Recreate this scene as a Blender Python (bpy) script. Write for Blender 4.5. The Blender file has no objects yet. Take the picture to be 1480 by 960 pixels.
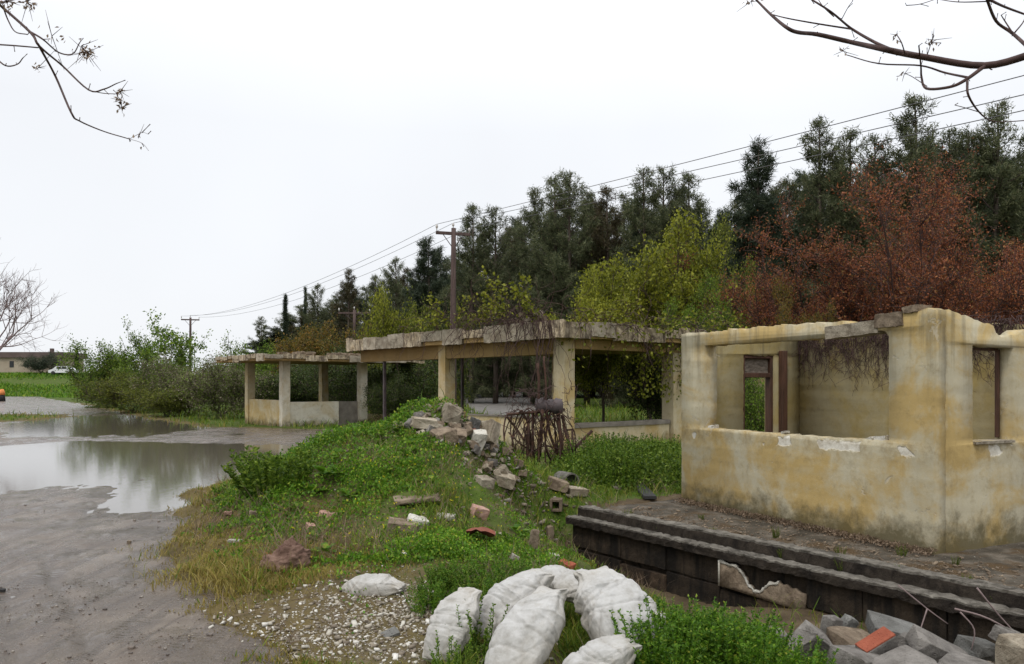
import bpy, bmesh, math, random
import numpy as np
from mathutils import Vector, Matrix, noise as mnoise
from mathutils.geometry import tessellate_polygon

# ------------------------------------------------------------------ camera, world, sun, exposure
scene = bpy.context.scene
COL = scene.collection
CAM_H, FPX, HZ = 1.7, 1150.0, 555.0          # eye height, focal length in photo pixels, horizon row of the photo
cam_data = bpy.data.cameras.new("camera")
cam = bpy.data.objects.new("camera", cam_data); COL.objects.link(cam)
cam.location = (0, 0, CAM_H); cam.rotation_euler = (math.radians(90), 0, 0)
cam_data.sensor_width = 36.0; cam_data.lens = 36.0 * FPX / 1480.0
cam_data.shift_y = (HZ - 480) / 1480.0
cam_data.clip_start = 0.05; cam_data.clip_end = 6000
scene.camera = cam
scene.view_settings.view_transform = 'Standard'; scene.view_settings.look = 'None'
scene.view_settings.exposure = 0.62; scene.view_settings.gamma = 1.0
scene.render.resolution_x = 1024; scene.render.resolution_y = 664
SUN_EL, SUN_AZ = 58.0, 205.0                 # degrees, azimuth clockwise from +Y (behind the camera, to the left)
world = bpy.data.worlds.new("World"); scene.world = world; world.use_nodes = True
wt = world.node_tree; wt.nodes.clear()
wo = wt.nodes.new('ShaderNodeOutputWorld'); bg = wt.nodes.new('ShaderNodeBackground'); bg.inputs['Strength'].default_value = 0.1
sky = wt.nodes.new('ShaderNodeTexSky'); sky.sky_type = 'NISHITA'; sky.sun_disc = False
sky.sun_elevation = math.radians(SUN_EL); sky.sun_rotation = math.radians(SUN_AZ)
sky.dust_density = 4.0; sky.air_density = 1.0; sky.ozone_density = 1.0
tc = wt.nodes.new('ShaderNodeTexCoord'); sep = wt.nodes.new('ShaderNodeSeparateXYZ'); wt.links.new(tc.outputs['Generated'], sep.inputs[0])
mr = wt.nodes.new('ShaderNodeMapRange'); mr.inputs['From Min'].default_value = 0.3; mr.inputs['From Max'].default_value = 0.95
mr.inputs['To Min'].default_value = 6.5; mr.inputs['To Max'].default_value = 11.5; wt.links.new(sep.outputs[2], mr.inputs['Value'])
cn = wt.nodes.new('ShaderNodeTexNoise'); cn.inputs['Scale'].default_value = 1.3; cn.inputs['Detail'].default_value = 4
wt.links.new(tc.outputs['Generated'], cn.inputs['Vector'])
cmr = wt.nodes.new('ShaderNodeMapRange'); cmr.inputs['To Min'].default_value = 0.8; cmr.inputs['To Max'].default_value = 1.16; wt.links.new(cn.outputs[0], cmr.inputs['Value'])
cm = wt.nodes.new('ShaderNodeMath'); cm.operation = 'MULTIPLY'; wt.links.new(mr.outputs[0], cm.inputs[0]); wt.links.new(cmr.outputs[0], cm.inputs[1])
cc = wt.nodes.new('ShaderNodeVectorMath'); cc.operation = 'SCALE'; cc.inputs[0].default_value = (0.965, 0.985, 1.02); wt.links.new(cm.outputs[0], cc.inputs['Scale'])
mx = wt.nodes.new('ShaderNodeMix'); mx.data_type = 'RGBA'; mx.inputs[0].default_value = 0.93     # overcast layer in front of the clear sky
wt.links.new(sky.outputs[0], mx.inputs[6]); wt.links.new(cc.outputs[0], mx.inputs[7])
wt.links.new(mx.outputs[2], bg.inputs['Color']); wt.links.new(bg.outputs[0], wo.inputs['Surface'])
sd = bpy.data.lights.new("sun", 'SUN'); sd.energy = 0.8; sd.angle = math.radians(14); sd.color = (1.0, 0.96, 0.9)
sun = bpy.data.objects.new("sun", sd); COL.objects.link(sun)
_a, _e = math.radians(SUN_AZ), math.radians(SUN_EL)
sun.rotation_euler = Vector((math.sin(_a) * math.cos(_e), math.cos(_a) * math.cos(_e), math.sin(_e))).to_track_quat('Z', 'Y').to_euler()

RNG = np.random.default_rng(7)
random.seed(7)

# ------------------------------------------------------------------ object helpers
def tag(o, label=None, cat=None, group=None, kind=None):
    if label: o['label'] = label
    if cat: o['category'] = cat
    if group: o['group'] = group
    if kind: o['kind'] = kind
    return o

def empty(name, loc, label=None, cat=None, group=None, rz=0.0):
    o = bpy.data.objects.new(name, None); COL.objects.link(o)
    o.empty_display_size = 0.2; o.location = loc; o.rotation_euler = (0, 0, rz)
    return tag(o, label, cat, group)

def link(name, me, mat=None, parent=None, loc=None):
    o = bpy.data.objects.new(name, me); COL.objects.link(o)
    if mat is not None:
        me.materials.clear(); me.materials.append(mat)
    if parent is not None: o.parent = parent
    if loc is not None: o.location = loc
    return o

def npmesh(name, verts, faces, smooth=False, attrs=None):
    """faces: list of int arrays (n,3) or (n,4)"""
    me = bpy.data.meshes.new(name)
    verts = np.asarray(verts, dtype=np.float32)
    me.vertices.add(len(verts)); me.vertices.foreach_set('co', verts.ravel())
    faces = [np.asarray(f, dtype=np.int32) for f in faces if len(f)]
    tot = np.concatenate([np.full(len(f), f.shape[1], np.int32) for f in faces])
    idx = np.concatenate([f.ravel() for f in faces])
    st = np.concatenate([[0], np.cumsum(tot)[:-1]]).astype(np.int32)
    me.loops.add(len(idx)); me.loops.foreach_set('vertex_index', idx)
    me.polygons.add(len(tot)); me.polygons.foreach_set('loop_start', st); me.polygons.foreach_set('loop_total', tot)
    if smooth: me.polygons.foreach_set('use_smooth', np.ones(len(tot), bool))
    for k, v in (attrs or {}).items():
        a = me.attributes.new(k, 'FLOAT', 'POINT'); a.data.foreach_set('value', np.asarray(v, np.float32).ravel())
    me.update(calc_edges=True)
    return me

class Geo:
    """collects arrays of vertices and faces for one mesh"""
    def __init__(s): s.v = []; s.q = []; s.t = []; s.n = 0
    def add(s, v, q=None, t=None):
        v = np.asarray(v, float).reshape(-1, 3)
        if q is not None and len(q): s.q.append(np.asarray(q) + s.n)
        if t is not None and len(t): s.t.append(np.asarray(t) + s.n)
        s.v.append(v); s.n += len(v)
    def mesh(s, name, smooth=False):
        fs = []
        if s.q: fs.append(np.concatenate(s.q))
        if s.t: fs.append(np.concatenate(s.t))
        return npmesh(name, np.concatenate(s.v), fs, smooth)

def unit(v): return v / np.maximum(np.linalg.norm(v, axis=-1, keepdims=True), 1e-9)
def rdir(n, rng): return unit(rng.normal(size=(n, 3)))
def perp(d, rng=None):
    a = np.where(np.abs(d[:, 2:3]) < 0.9, np.array([[0, 0, 1.0]]), np.array([[1.0, 0, 0]]))
    p = unit(np.cross(d, a)); return p, np.cross(d, p)

def g_tubes(g, P0, P1, R0, R1, k=4):
    P0, P1 = np.asarray(P0, float), np.asarray(P1, float); n = len(P0)
    if not n: return
    R0 = np.broadcast_to(np.asarray(R0, float), (n,)); R1 = np.broadcast_to(np.asarray(R1, float), (n,))
    a, b = perp(unit(P1 - P0)); th = np.arange(k) * 2 * np.pi / k
    ring = a[:, None] * np.cos(th)[None, :, None] + b[:, None] * np.sin(th)[None, :, None]
    v = np.concatenate([P0[:, None] + ring * R0[:, None, None], P1[:, None] + ring * R1[:, None, None]], 1)
    j = np.arange(k); q = np.stack([j, (j + 1) % k, (j + 1) % k + k, j + k], 1)
    g.add(v.reshape(-1, 3), (q[None] + (np.arange(n) * 2 * k)[:, None, None]).reshape(-1, 4))

def g_line(g, pts, radii, k=6, sub=4):
    """one continuous smooth tube through points"""
    P = np.asarray(pts, float); R = np.asarray(radii, float)
    if sub > 1 and len(P) > 2:
        E = np.vstack([2 * P[0] - P[1], P, 2 * P[-1] - P[-2]]); out = []; ro = []
        for i in range(1, len(E) - 2):
            for t in np.linspace(0, 1, sub, endpoint=False):
                p0, p1, p2, p3 = E[i - 1:i + 3]
                out.append(0.5 * (2 * p1 + (p2 - p0) * t + (2 * p0 - 5 * p1 + 4 * p2 - p3) * t * t + (3 * p1 - p0 - 3 * p2 + p3) * t ** 3))
                ro.append(R[i - 1] * (1 - t) + R[i] * t)
        out.append(P[-1]); ro.append(R[-1]); P = np.array(out); R = np.array(ro)
    d = np.gradient(P, axis=0); d = unit(d); a, b = perp(d)
    for i in range(1, len(P)):      # keep the frame from twisting
        ai = a[i - 1] - d[i] * np.dot(a[i - 1], d[i]); ai /= max(np.linalg.norm(ai), 1e-9); a[i] = ai; b[i] = np.cross(d[i], ai)
    th = np.arange(k) * 2 * np.pi / k
    v = P[:, None] + R[:, None, None] * (a[:, None] * np.cos(th)[None, :, None] + b[:, None] * np.sin(th)[None, :, None])
    n = len(P); j = np.arange(k); q = np.stack([j, (j + 1) % k, (j + 1) % k + k, j + k], 1)
    q = (q[None] + (np.arange(n - 1) * k)[:, None, None]).reshape(-1, 4)
    v = np.concatenate([v.reshape(-1, 3), P[:1], P[-1:]]); e = n * k
    t = [(e, (i + 1) % k, i) for i in range(k)] + [(e + 1, (n - 1) * k + i, (n - 1) * k + (i + 1) % k) for i in range(k)]
    g.add(v, q, t)

def g_leaves(g, pos, dirv, L, W, rng, droop=0.0):
    n = len(pos)
    if not n: return
    L = np.broadcast_to(np.asarray(L, float), (n,))[:, None]; W = np.broadcast_to(np.asarray(W, float), (n,))[:, None]
    s = unit(np.cross(dirv, rdir(n, rng))); nn = np.cross(dirv, s)
    b = pos; m = pos + dirv * L * 0.45 + nn * L * 0.08; e = pos + dirv * L - nn * L * 0.1
    v = np.stack([b, m + s * W * 0.5, e, m - s * W * 0.5], 1).reshape(-1, 3)
    g.add(v, np.arange(4 * n).reshape(n, 4))

def g_blades(g, pos, dirv, L, W, rng):
    n = len(pos)
    if not n: return
    L = np.broadcast_to(np.asarray(L, float), (n,))[:, None]; W = np.broadcast_to(np.asarray(W, float), (n,))[:, None]
    s = unit(np.cross(dirv, rdir(n, rng)))
    v = np.stack([pos - s * W * 0.5, pos + s * W * 0.5, pos + dirv * L], 1).reshape(-1, 3)
    g.add(v, None, np.arange(3 * n).reshape(n, 3))

def g_bent(g, pos, up, bend, L, W, rng):
    """bent grass blades: a quad and a tip"""
    n = len(pos); L = np.broadcast_to(L, (n,))[:, None]; W = np.broadcast_to(W, (n,))[:, None]
    s = unit(np.cross(up, bend)); m = pos + up * L * 0.55 + bend * L * 0.1; e = pos + up * L * 0.85 + bend * L * 0.45
    v = np.stack([pos - s * W * .5, pos + s * W * .5, m + s * W * .4, m - s * W * .4, e], 1).reshape(-1, 3)
    o = (np.arange(n) * 5)[:, None]
    g.add(v, o + np.array([[0, 1, 2, 3]]), o + np.array([[3, 2, 4]]))

def bm_to(name, bm, mat, parent=None, loc=None, smooth=False):
    bmesh.ops.recalc_face_normals(bm, faces=bm.faces[:])
    me = bpy.data.meshes.new(name); bm.to_mesh(me); bm.free()
    if smooth: me.polygons.foreach_set('use_smooth', np.ones(len(me.polygons), bool))
    return link(name, me, mat, parent, loc)

def bm_box(bm, O, ax, ay, az, bevel=0.0, cuts=0, amp=0.0, seed=0.0, nscale=6.0):
    """box with centre O and half axes ax, ay, az; optional subdivision with rough displacement"""
    M = Matrix(((ax[0], ay[0], az[0], O[0]), (ax[1], ay[1], az[1], O[1]), (ax[2], ay[2], az[2], O[2]), (0, 0, 0, 1)))
    b2 = bmesh.new(); bmesh.ops.create_cube(b2, size=2.0)
    bmesh.ops.transform(b2, matrix=M, verts=b2.verts[:])
    if bevel: bmesh.ops.bevel(b2, geom=b2.edges[:], offset=bevel, segments=1, affect='EDGES')
    if cuts:
        for ax_, n in zip((ax, ay, az), cuts):
            if n:
                d = Vector(ax_).normalized()
                es = [e for e in b2.edges if abs((e.verts[0].co - e.verts[1].co).normalized().dot(d)) > 0.95 and e.calc_length() > 0.3 * 2 * Vector(ax_).length]
                bmesh.ops.subdivide_edges(b2, edges=es, cuts=n, use_grid_fill=True)
    if amp:
        for v in b2.verts:
            n = mnoise.noise_vector((v.co + Vector((seed, seed * .7, -seed))) * nscale) + 0.5 * mnoise.noise_vector((v.co + Vector((seed, 1, 2))) * nscale * 2.7)
            v.co += n * amp
    me = bpy.data.meshes.new('tmp'); b2.to_mesh(me); b2.free(); bm.from_mesh(me); bpy.data.meshes.remove(me)

def vec(*a): return Vector(a)

# ------------------------------------------------------------------ node helpers
class NT:
    def __init__(s, name):
        s.m = bpy.data.materials.new(name); s.m.use_nodes = True; s.t = s.m.node_tree; s.t.nodes.clear()
        s.out = s.t.nodes.new('ShaderNodeOutputMaterial')
    def n(s, t, **k):
        x = s.t.nodes.new(t)
        for a, b in k.items(): setattr(x, a, b)
        return x
    def put(s, sock, v):
        if v is None: return
        if hasattr(v, 'is_linked') or isinstance(v, bpy.types.NodeSocket): s.t.links.new(v, sock)
        else:
            if sock.type == 'RGBA' and len(v) == 3: v = (*v, 1)
            sock.default_value = v
    def pos(s): return s.n('ShaderNodeNewGeometry').outputs['Position']
    def obj(s): return s.n('ShaderNodeTexCoord').outputs['Object']
    def island(s): return s.n('ShaderNodeNewGeometry').outputs['Random Per Island']
    def orand(s): return s.n('ShaderNodeObjectInfo').outputs['Random']
    def attr(s, a): return s.n('ShaderNodeAttribute', attribute_name=a).outputs['Fac']
    def scale(s, v, xyz):
        x = s.n('ShaderNodeVectorMath', operation='MULTIPLY'); s.put(x.inputs[0], v); x.inputs[1].default_value = xyz; return x.outputs[0]
    def noise(s, v, sc, det=5, rough=0.6, dist=0.0):
        x = s.n('ShaderNodeTexNoise'); s.put(x.inputs['Vector'], v); x.inputs['Scale'].default_value = sc
        x.inputs['Detail'].default_value = det; x.inputs['Roughness'].default_value = rough; x.inputs['Distortion'].default_value = dist; return x.outputs[0]
    def vor(s, v, sc, feat='F1', out=0):
        x = s.n('ShaderNodeTexVoronoi', feature=feat); s.put(x.inputs['Vector'], v); x.inputs['Scale'].default_value = sc; return x.outputs[out]
    def ramp(s, f, stops, interp='LINEAR'):
        x = s.n('ShaderNodeValToRGB'); s.put(x.inputs[0], f); cr = x.color_ramp; cr.interpolation = interp
        while len(cr.elements) < len(stops): cr.elements.new(0.5)
        for e, (p, c) in zip(cr.elements, stops):
            e.position = p; e.color = (*c, 1) if hasattr(c, '__len__') else (c, c, c, 1)
        return x.outputs[0]
    def rng(s, f, a, b, c=0.0, d=1.0):
        x = s.n('ShaderNodeMapRange'); s.put(x.inputs['Value'], f)
        for k, v in zip(('From Min', 'From Max', 'To Min', 'To Max'), (a, b, c, d)): x.inputs[k].default_value = v
        return x.outputs[0]
    def math(s, op, a, b=0.0):
        x = s.n('ShaderNodeMath', operation=op); s.put(x.inputs[0], a); s.put(x.inputs[1], b); return x.outputs[0]
    def mix(s, f, a, b, mode='MIX'):
        x = s.n('ShaderNodeMix', data_type='RGBA', blend_type=mode); s.put(x.inputs[0], f); s.put(x.inputs[6], a); s.put(x.inputs[7], b); return x.outputs[2]
    def xyz(s, v):
        x = s.n('ShaderNodeSeparateXYZ'); s.put(x.inputs[0], v); return x.outputs
    def bump(s, h, st=0.5, d=0.02):
        x = s.n('ShaderNodeBump'); s.put(x.inputs['Height'], h); x.inputs['Strength'].default_value = st; x.inputs['Distance'].default_value = d; return x.outputs[0]
    def hsv(s, c, h=0.5, sa=1.0, v=1.0):
        x = s.n('ShaderNodeHueSaturation'); s.put(x.inputs['Color'], c); s.put(x.inputs['Hue'], h); s.put(x.inputs['Saturation'], sa); s.put(x.inputs['Value'], v); return x.outputs[0]
    def pbr(s, col, rough=0.9, bump=None, metal=0.0, spec=0.3):
        b = s.n('ShaderNodeBsdfPrincipled'); s.put(b.inputs['Base Color'], col); s.put(b.inputs['Roughness'], rough)
        b.inputs['Metallic'].default_value = metal; s.put(b.inputs['Specular IOR Level'], spec)
        if bump is not None: s.put(b.inputs['Normal'], bump)
        s.t.links.new(b.outputs[0], s.out.inputs[0]); s.b = b; return s.m

def leaf_mat(name, stops, transl=0.35, rough=0.55, vary=0.12):
    """leaf colour differs from leaf to leaf and a little from plant to plant"""
    k = NT(name); c = k.ramp(k.island(), stops)
    n = k.noise(k.obj(), 0.9, 3); c = k.hsv(c, 0.5, 1.0, k.math('ADD', k.rng(n, .3, .7, .8, 1.2), k.rng(k.orand(), 0, 1, -vary, vary)))
    d = k.n('ShaderNodeBsdfPrincipled'); k.put(d.inputs['Base Color'], c); d.inputs['Roughness'].default_value = rough; d.inputs['Specular IOR Level'].default_value = 0.25
    t = k.n('ShaderNodeBsdfTranslucent'); k.put(t.inputs['Color'], c)
    m = k.n('ShaderNodeMixShader'); m.inputs[0].default_value = transl
    k.t.links.new(d.outputs[0], m.inputs[1]); k.t.links.new(t.outputs[0], m.inputs[2]); k.t.links.new(m.outputs[0], k.out.inputs[0])
    return k.m

MAT = {}
def build_materials():
    # --- plaster walls: ochre limewash, worn pale, streaked, mossy foot
    def plaster(name, ochre, pale, foot, moss_h=0.45, dirt=1.0, spall=None):
        k = NT(name); p = k.pos(); z = k.xyz(p)[2]
        n1 = k.math('ADD', k.noise(p, 1.3, 8, 0.62, 0.6), k.math('MULTIPLY', k.math('SUBTRACT', k.noise(p, 16, 5, .7), .5), .16)); c = k.ramp(n1, [(0.40, ochre), (0.47, tuple(.6 * a + .4 * b for a, b in zip(ochre, pale))), (0.50, tuple(.35 * a + .65 * b for a, b in zip(ochre, pale))), (0.58, pale)])
        n2 = k.noise(p, 7.0, 6, 0.7); c = k.mix(k.rng(n2, .5, .75, 0, .35), c, tuple(x * .72 for x in ochre))
        st = k.noise(k.scale(p, (7, 7, .45)), 1.6, 5, .65)
        topm = k.rng(k.math('ADD', z, k.math('MULTIPLY', k.noise(p, 2.2, 4), .5)), foot + 1.7, foot + 2.75, .12, 1)
        c = k.mix(k.math('MULTIPLY', k.math('MULTIPLY', k.rng(st, .5, .68), topm), .75 * dirt), c, (.16, .135, .085))
        n3 = k.noise(p, 2.3, 6, .7, .8); sp = k.rng(n3, .64, .67); c = k.mix(k.math('MULTIPLY', sp, .4), c, (.56, .53, .45))
        hgt = k.math('MULTIPLY', n2, .6); hgt = k.math('SUBTRACT', hgt, k.math('MULTIPLY', sp, .5))
        if spall:     # chipped, pale strip under the sills
            zz = k.math('ADD', z, k.math('MULTIPLY', k.math('SUBTRACT', k.noise(p, 9, 3), .5), .12))
            band = k.math('MULTIPLY', k.rng(zz, spall[0], spall[0] + .02), k.rng(zz, spall[1], spall[1] + .02, 1, 0))
            sm = k.math('MULTIPLY', band, k.rng(k.noise(p, 2.1, 3, .5), .56, .58)); c = k.mix(sm, c, (.66, .63, .55))
            hgt = k.math('SUBTRACT', hgt, sm)
            band2 = k.math('MULTIPLY', k.rng(zz, spall[0] - .15, spall[0] + .1), k.rng(zz, spall[1] + .05, spall[1] + .07, 1, 0))
            c = k.mix(k.math('MULTIPLY', band2, k.rng(k.noise(p, 5, 6, .75), .45, .7, 0, .75)), c, (.2, .14, .06))
        fm = k.rng(k.math('ADD', z, k.math('MULTIPLY', k.math('SUBTRACT', k.noise(p, 3.4, 7, .72), .5), 1.0)), foot + .02, foot + moss_h, 1, 0)
        gm = k.rng(k.noise(p, 4.5, 8, .78, .3), .53, .7); c = k.mix(k.math('MULTIPLY', gm, .42), c, (.17, .135, .075)); c = k.mix(k.math('MULTIPLY', fm, .85), c, (.085, .07, .032)); c = k.mix(k.rng(n2, .62, .8, 0, .5), c, (.12, .1, .06))
        hgt = k.math('ADD', hgt, k.math('MULTIPLY', k.noise(p, 40, 4), .12))
        MAT[name] = k.pbr(c, .92, k.bump(hgt, .55, .02), spec=.15)
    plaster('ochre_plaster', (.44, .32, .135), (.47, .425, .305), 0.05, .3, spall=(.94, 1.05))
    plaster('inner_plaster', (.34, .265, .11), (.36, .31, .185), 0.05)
    plaster('shelter_plaster', (.46, .335, .15), (.53, .45, .3), 0.0, .35, .6)
    plaster('pale_plaster', (.52, .44, .3), (.62, .58, .48), 0.0, .3, .5)
    k = NT('grey_plaster'); p = k.pos(); MAT['grey_plaster'] = k.pbr(k.ramp(k.noise(p, 3, 7), [(.3, (.14, .12, .1)), (.7, (.27, .24, .2))]), .9, k.bump(k.noise(p, 15, 5), .4))
    # --- concrete
    def concrete(name, a, b, dark, sc=4.0, amt=.55, streak=0.0):
        k = NT(name); p = k.pos(); n = k.noise(p, sc, 8, .65); c = k.ramp(n, [(.3, a), (.68, b)])
        c = k.mix(k.math('MULTIPLY', k.rng(k.noise(p, sc * .6, 7, .75, .5), .48, .64), amt), c, dark)
        if streak: c = k.mix(k.math('MULTIPLY', k.rng(k.noise(k.scale(p, (6, 6, .7)), 1.5, 5, .6), .48, .64), streak), c, dark)
        c = k.hsv(c, .5, 1, k.rng(k.orand(), 0, 1, .8, 1.2))
        h = k.math('ADD', k.noise(p, 28, 6, .75), k.math('MULTIPLY', k.noise(p, 9, 5), .8)); pit = k.rng(k.vor(p, 38), .0, .22, 1, 0); h = k.math('SUBTRACT', h, k.math('MULTIPLY', pit, .5)); c = k.mix(k.math('MULTIPLY', pit, .5), c, dark)
        MAT[name] = k.pbr(c, .93, k.bump(h, .85, .025), spec=.2)
    concrete('pale_concrete', (.27, .22, .16), (.46, .41, .32), (.13, .1, .065), 5, .75)
    concrete('grey_concrete', (.11, .1, .09), (.28, .26, .235), (.05, .042, .033), 5, .65)
    concrete('brown_rubble', (.13, .095, .066), (.31, .245, .175), (.06, .043, .03), 7, .7)
    concrete('fascia_concrete', (.33, .25, .15), (.56, .48, .35), (.075, .055, .04), 5, .9, .9)
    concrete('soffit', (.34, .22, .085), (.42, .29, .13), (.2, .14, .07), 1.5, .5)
    concrete('white_stone', (.38, .35, .29), (.6, .58, .52), (.35, .31, .25), 7, .45)
    concrete('plinth_dark', (.020, .015, .011), (.062, .046, .032), (.010, .009, .008), 3.2, .85, .9)
    concrete('plinth_brown', (.05, .034, .022), (.13, .09, .06), (.012, .010, .008), 2.5, .75, .8)
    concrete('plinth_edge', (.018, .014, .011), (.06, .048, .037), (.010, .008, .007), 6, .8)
    concrete('pale_top', (.075, .065, .052), (.25, .23, .195), (.03, .025, .02), 8, .8)  # paler tone for the upper side of coping and ledge
    concrete('pink_stone', (.36, .2, .15), (.5, .33, .26), (.2, .12, .08), 6, .5)
    concrete('red_brick', (.27, .07, .04), (.4, .12, .07), (.25, .08, .05), 8, .35)
    concrete('wet_grey', (.125, .122, .112), (.26, .258, .24), (.055, .05, .042), 5, .7)
    # slab top: rubble dust, moss, chips
    k = NT('plinth_top'); p = k.pos(); n = k.noise(p, 3.2, 8, .68)
    c = k.ramp(n, [(.34, (.03, .024, .016)), (.5, (.075, .062, .045)), (.66, (.16, .135, .105))])
    c = k.mix(k.rng(k.noise(p, 1.7, 5, .7), .52, .62), c, (.075, .045, .018))
    ch = k.rng(k.noise(p, 26, 3, .6), .66, .7); c = k.mix(ch, c, (.42, .4, .35))
    MAT['plinth_top'] = k.pbr(c, .85, k.bump(k.math('ADD', k.noise(p, 30, 6, .7), ch), .8, .02))
    # --- ground
    k = NT('soil'); p = k.pos(); dry = k.attr('dry'); grn = k.attr('green')
    n = k.noise(p, 2.0, 9, .7); c = k.ramp(n, [(.3, (.05, .036, .022)), (.55, (.115, .085, .052)), (.75, (.2, .165, .115))])
    gr = k.ramp(k.noise(p, 5, 7, .7), [(.3, (.03, .06, .008)), (.6, (.075, .13, .015)), (.8, (.11, .12, .03))])
    dr = k.ramp(k.noise(p, 6, 7, .7), [(.3, (.07, .052, .024)), (.5, (.15, .115, .045)), (.65, (.11, .085, .05)), (.8, (.15, .14, .035))])
    g1 = k.math('MULTIPLY', grn, k.rng(k.noise(p, 3.7, 6, .7), .3, .55)); c = k.mix(g1, c, gr)
    c = k.mix(k.math('MULTIPLY', dry, k.rng(k.noise(p, 2.9, 6, .7), .35, .6)), c, dr)
    MAT['soil'] = k.pbr(c, .95, k.bump(k.noise(p, 24, 6, .7), .7, .03), spec=.1)
    k = NT('wet_mud'); p = k.pos(); n = k.noise(p, 1.1, 9, .68, .4); dry = k.attr('height')
    c = k.ramp(n, [(.32, (.062, .043, .029)), (.5, (.112, .082, .057)), (.68, (.175, .138, .102))])
    tk = k.noise(k.scale(p, (4.2, .4, 1)), 1.5, 5, .65, .5); tm = k.rng(tk, .5, .58); c = k.mix(k.math('MULTIPLY', tm, .6), c, (.06, .042, .03))
    tread = k.n('ShaderNodeTexWave', wave_type='BANDS', bands_direction='Y'); k.put(tread.inputs['Vector'], p); tread.inputs['Scale'].default_value = 5.5; tread.inputs['Distortion'].default_value = 3; tread.inputs['Detail'].default_value = 3
    pb = k.rng(k.vor(p, 34), .0, .28, 1, 0); c = k.mix(k.math('MULTIPLY', pb, k.rng(k.noise(p, 3, 4), .48, .6)), c, (.27, .23, .19))
    wet = k.rng(dry, -.02, .03, 1, 0); wn = k.math('ADD', k.math('MULTIPLY', wet, .45), k.rng(k.noise(p, 1.6, 7, .7, .4), .42, .58, 0, .65))
    r = k.rng(wn, .0, .6, .42, .085); c = k.mix(k.math('MULTIPLY', k.rng(wn, .2, .8), .35), c, (.06, .047, .037))
    h = k.math('ADD', k.noise(p, 7, 9, .78), k.math('MULTIPLY', k.noise(k.scale(p, (30, 9, 1)), 1.2, 5, .7), .5)); h = k.math('SUBTRACT', h, k.math('MULTIPLY', tm, k.rng(tread.outputs['Fac'], 0, 1, .1, .5)))
    h = k.math('ADD', h, k.math('MULTIPLY', k.rng(k.vor(p, 60), 0, .35, 1, 0), .3)); h = k.math('ADD', h, k.math('MULTIPLY', k.noise(p, 130, 3, .7), .25))
    MAT['wet_mud'] = k.pbr(c, r, k.bump(h, .65, .024), spec=.5)
    k = NT('muddy_water'); p = k.pos()
    MAT['muddy_water'] = k.pbr((.11, .094, .074), .065, k.bump(k.noise(k.scale(p, (1.6, .7, 1)), 5, 4), .12, .012), spec=.5)
    k = NT('gravel_road'); p = k.pos(); MAT['gravel_road'] = k.pbr(k.ramp(k.noise(p, 2, 8), [(.3, (.13, .12, .11)), (.7, (.24, .225, .205))]), .6, k.bump(k.noise(p, 20, 5), .4))
    # --- wood, metal, cloth
    k = NT('brown_wood'); p = k.pos(); MAT['brown_wood'] = k.pbr(k.ramp(k.noise(k.scale(p, (8, 8, 1)), 3, 6), [(.3, (.04, .022, .014)), (.7, (.115, .055, .035))]), .6, k.bump(k.noise(k.scale(p, (20, 20, 2)), 3, 4), .3))
    k = NT('grey_wood'); p = k.obj(); MAT['grey_wood'] = k.pbr(k.ramp(k.noise(k.scale(p, (2, 14, 14)), 2, 6), [(.3, (.06, .048, .038)), (.7, (.24, .2, .16))]), .85, k.bump(k.noise(k.scale(p, (2, 20, 20)), 3, 4), .5))
    k = NT('pole_wood'); p = k.obj(); MAT['pole_wood'] = k.pbr(k.ramp(k.noise(k.scale(p, (6, 6, .4)), 2, 6), [(.3, (.05, .034, .032)), (.7, (.13, .09, .08))]), .85)
    k = NT('rust'); p = k.pos(); MAT['rust'] = k.pbr(k.ramp(k.noise(p, 9, 7, .7), [(.3, (.028, .018, .016)), (.55, (.075, .038, .026)), (.75, (.14, .062, .034))]), .8, k.bump(k.noise(p, 40, 4), .5))
    k = NT('dull_steel'); p = k.pos(); MAT['dull_steel'] = k.pbr(k.ramp(k.noise(p, 6, 6), [(.3, (.045, .036, .038)), (.7, (.11, .085, .085))]), .6, k.bump(k.noise(p, 30, 4), .4))
    k = NT('white_insulator'); MAT['white_insulator'] = k.pbr(k.ramp(k.noise(k.obj(), 12, 3), [(.3, (.45, .43, .4)), (.7, (.6, .58, .56))]), .35)
    k = NT('cable'); MAT['cable'] = k.pbr(k.ramp(k.noise(k.obj(), 3, 3), [(.3, (.08, .08, .085)), (.7, (.13, .13, .135))]), .7)
    k = NT('sack_cloth'); p = k.obj(); n = k.noise(p, 6, 7, .65)
    c = k.ramp(n, [(.32, (.30, .285, .255)), (.5, (.44, .433, .415)), (.72, (.53, .525, .51))])
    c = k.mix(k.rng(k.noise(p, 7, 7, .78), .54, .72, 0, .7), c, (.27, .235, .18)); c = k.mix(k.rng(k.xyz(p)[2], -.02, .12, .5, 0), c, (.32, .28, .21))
    wv = k.n('ShaderNodeTexWave', wave_type='BANDS', bands_direction='X'); k.put(wv.inputs['Vector'], p); wv.inputs['Scale'].default_value = 60; wv.inputs['Distortion'].default_value = 1
    h = k.math('ADD', k.math('MULTIPLY', k.noise(k.scale(p, (4, 4, 9)), 3.5, 6, .6), 1.0), k.math('MULTIPLY', wv.outputs['Fac'], .06))
    MAT['sack_cloth'] = k.pbr(c, .6, k.bump(h, .55, .02), spec=.35)
    k = NT('brown_cloth'); p = k.pos(); MAT['brown_cloth'] = k.pbr(k.ramp(k.noise(p, 5, 7, .7), [(.3, (.11, .06, .045)), (.7, (.26, .17, .125))]), .9, k.bump(k.noise(p, 18, 5), .8, .03))
    k = NT('rust_sheet'); p = k.pos(); MAT['rust_sheet'] = k.pbr(k.ramp(k.noise(p, 8, 6), [(.3, (.1, .03, .018)), (.7, (.26, .085, .05))]), .75, k.bump(k.noise(p, 20, 4), .5))
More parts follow.
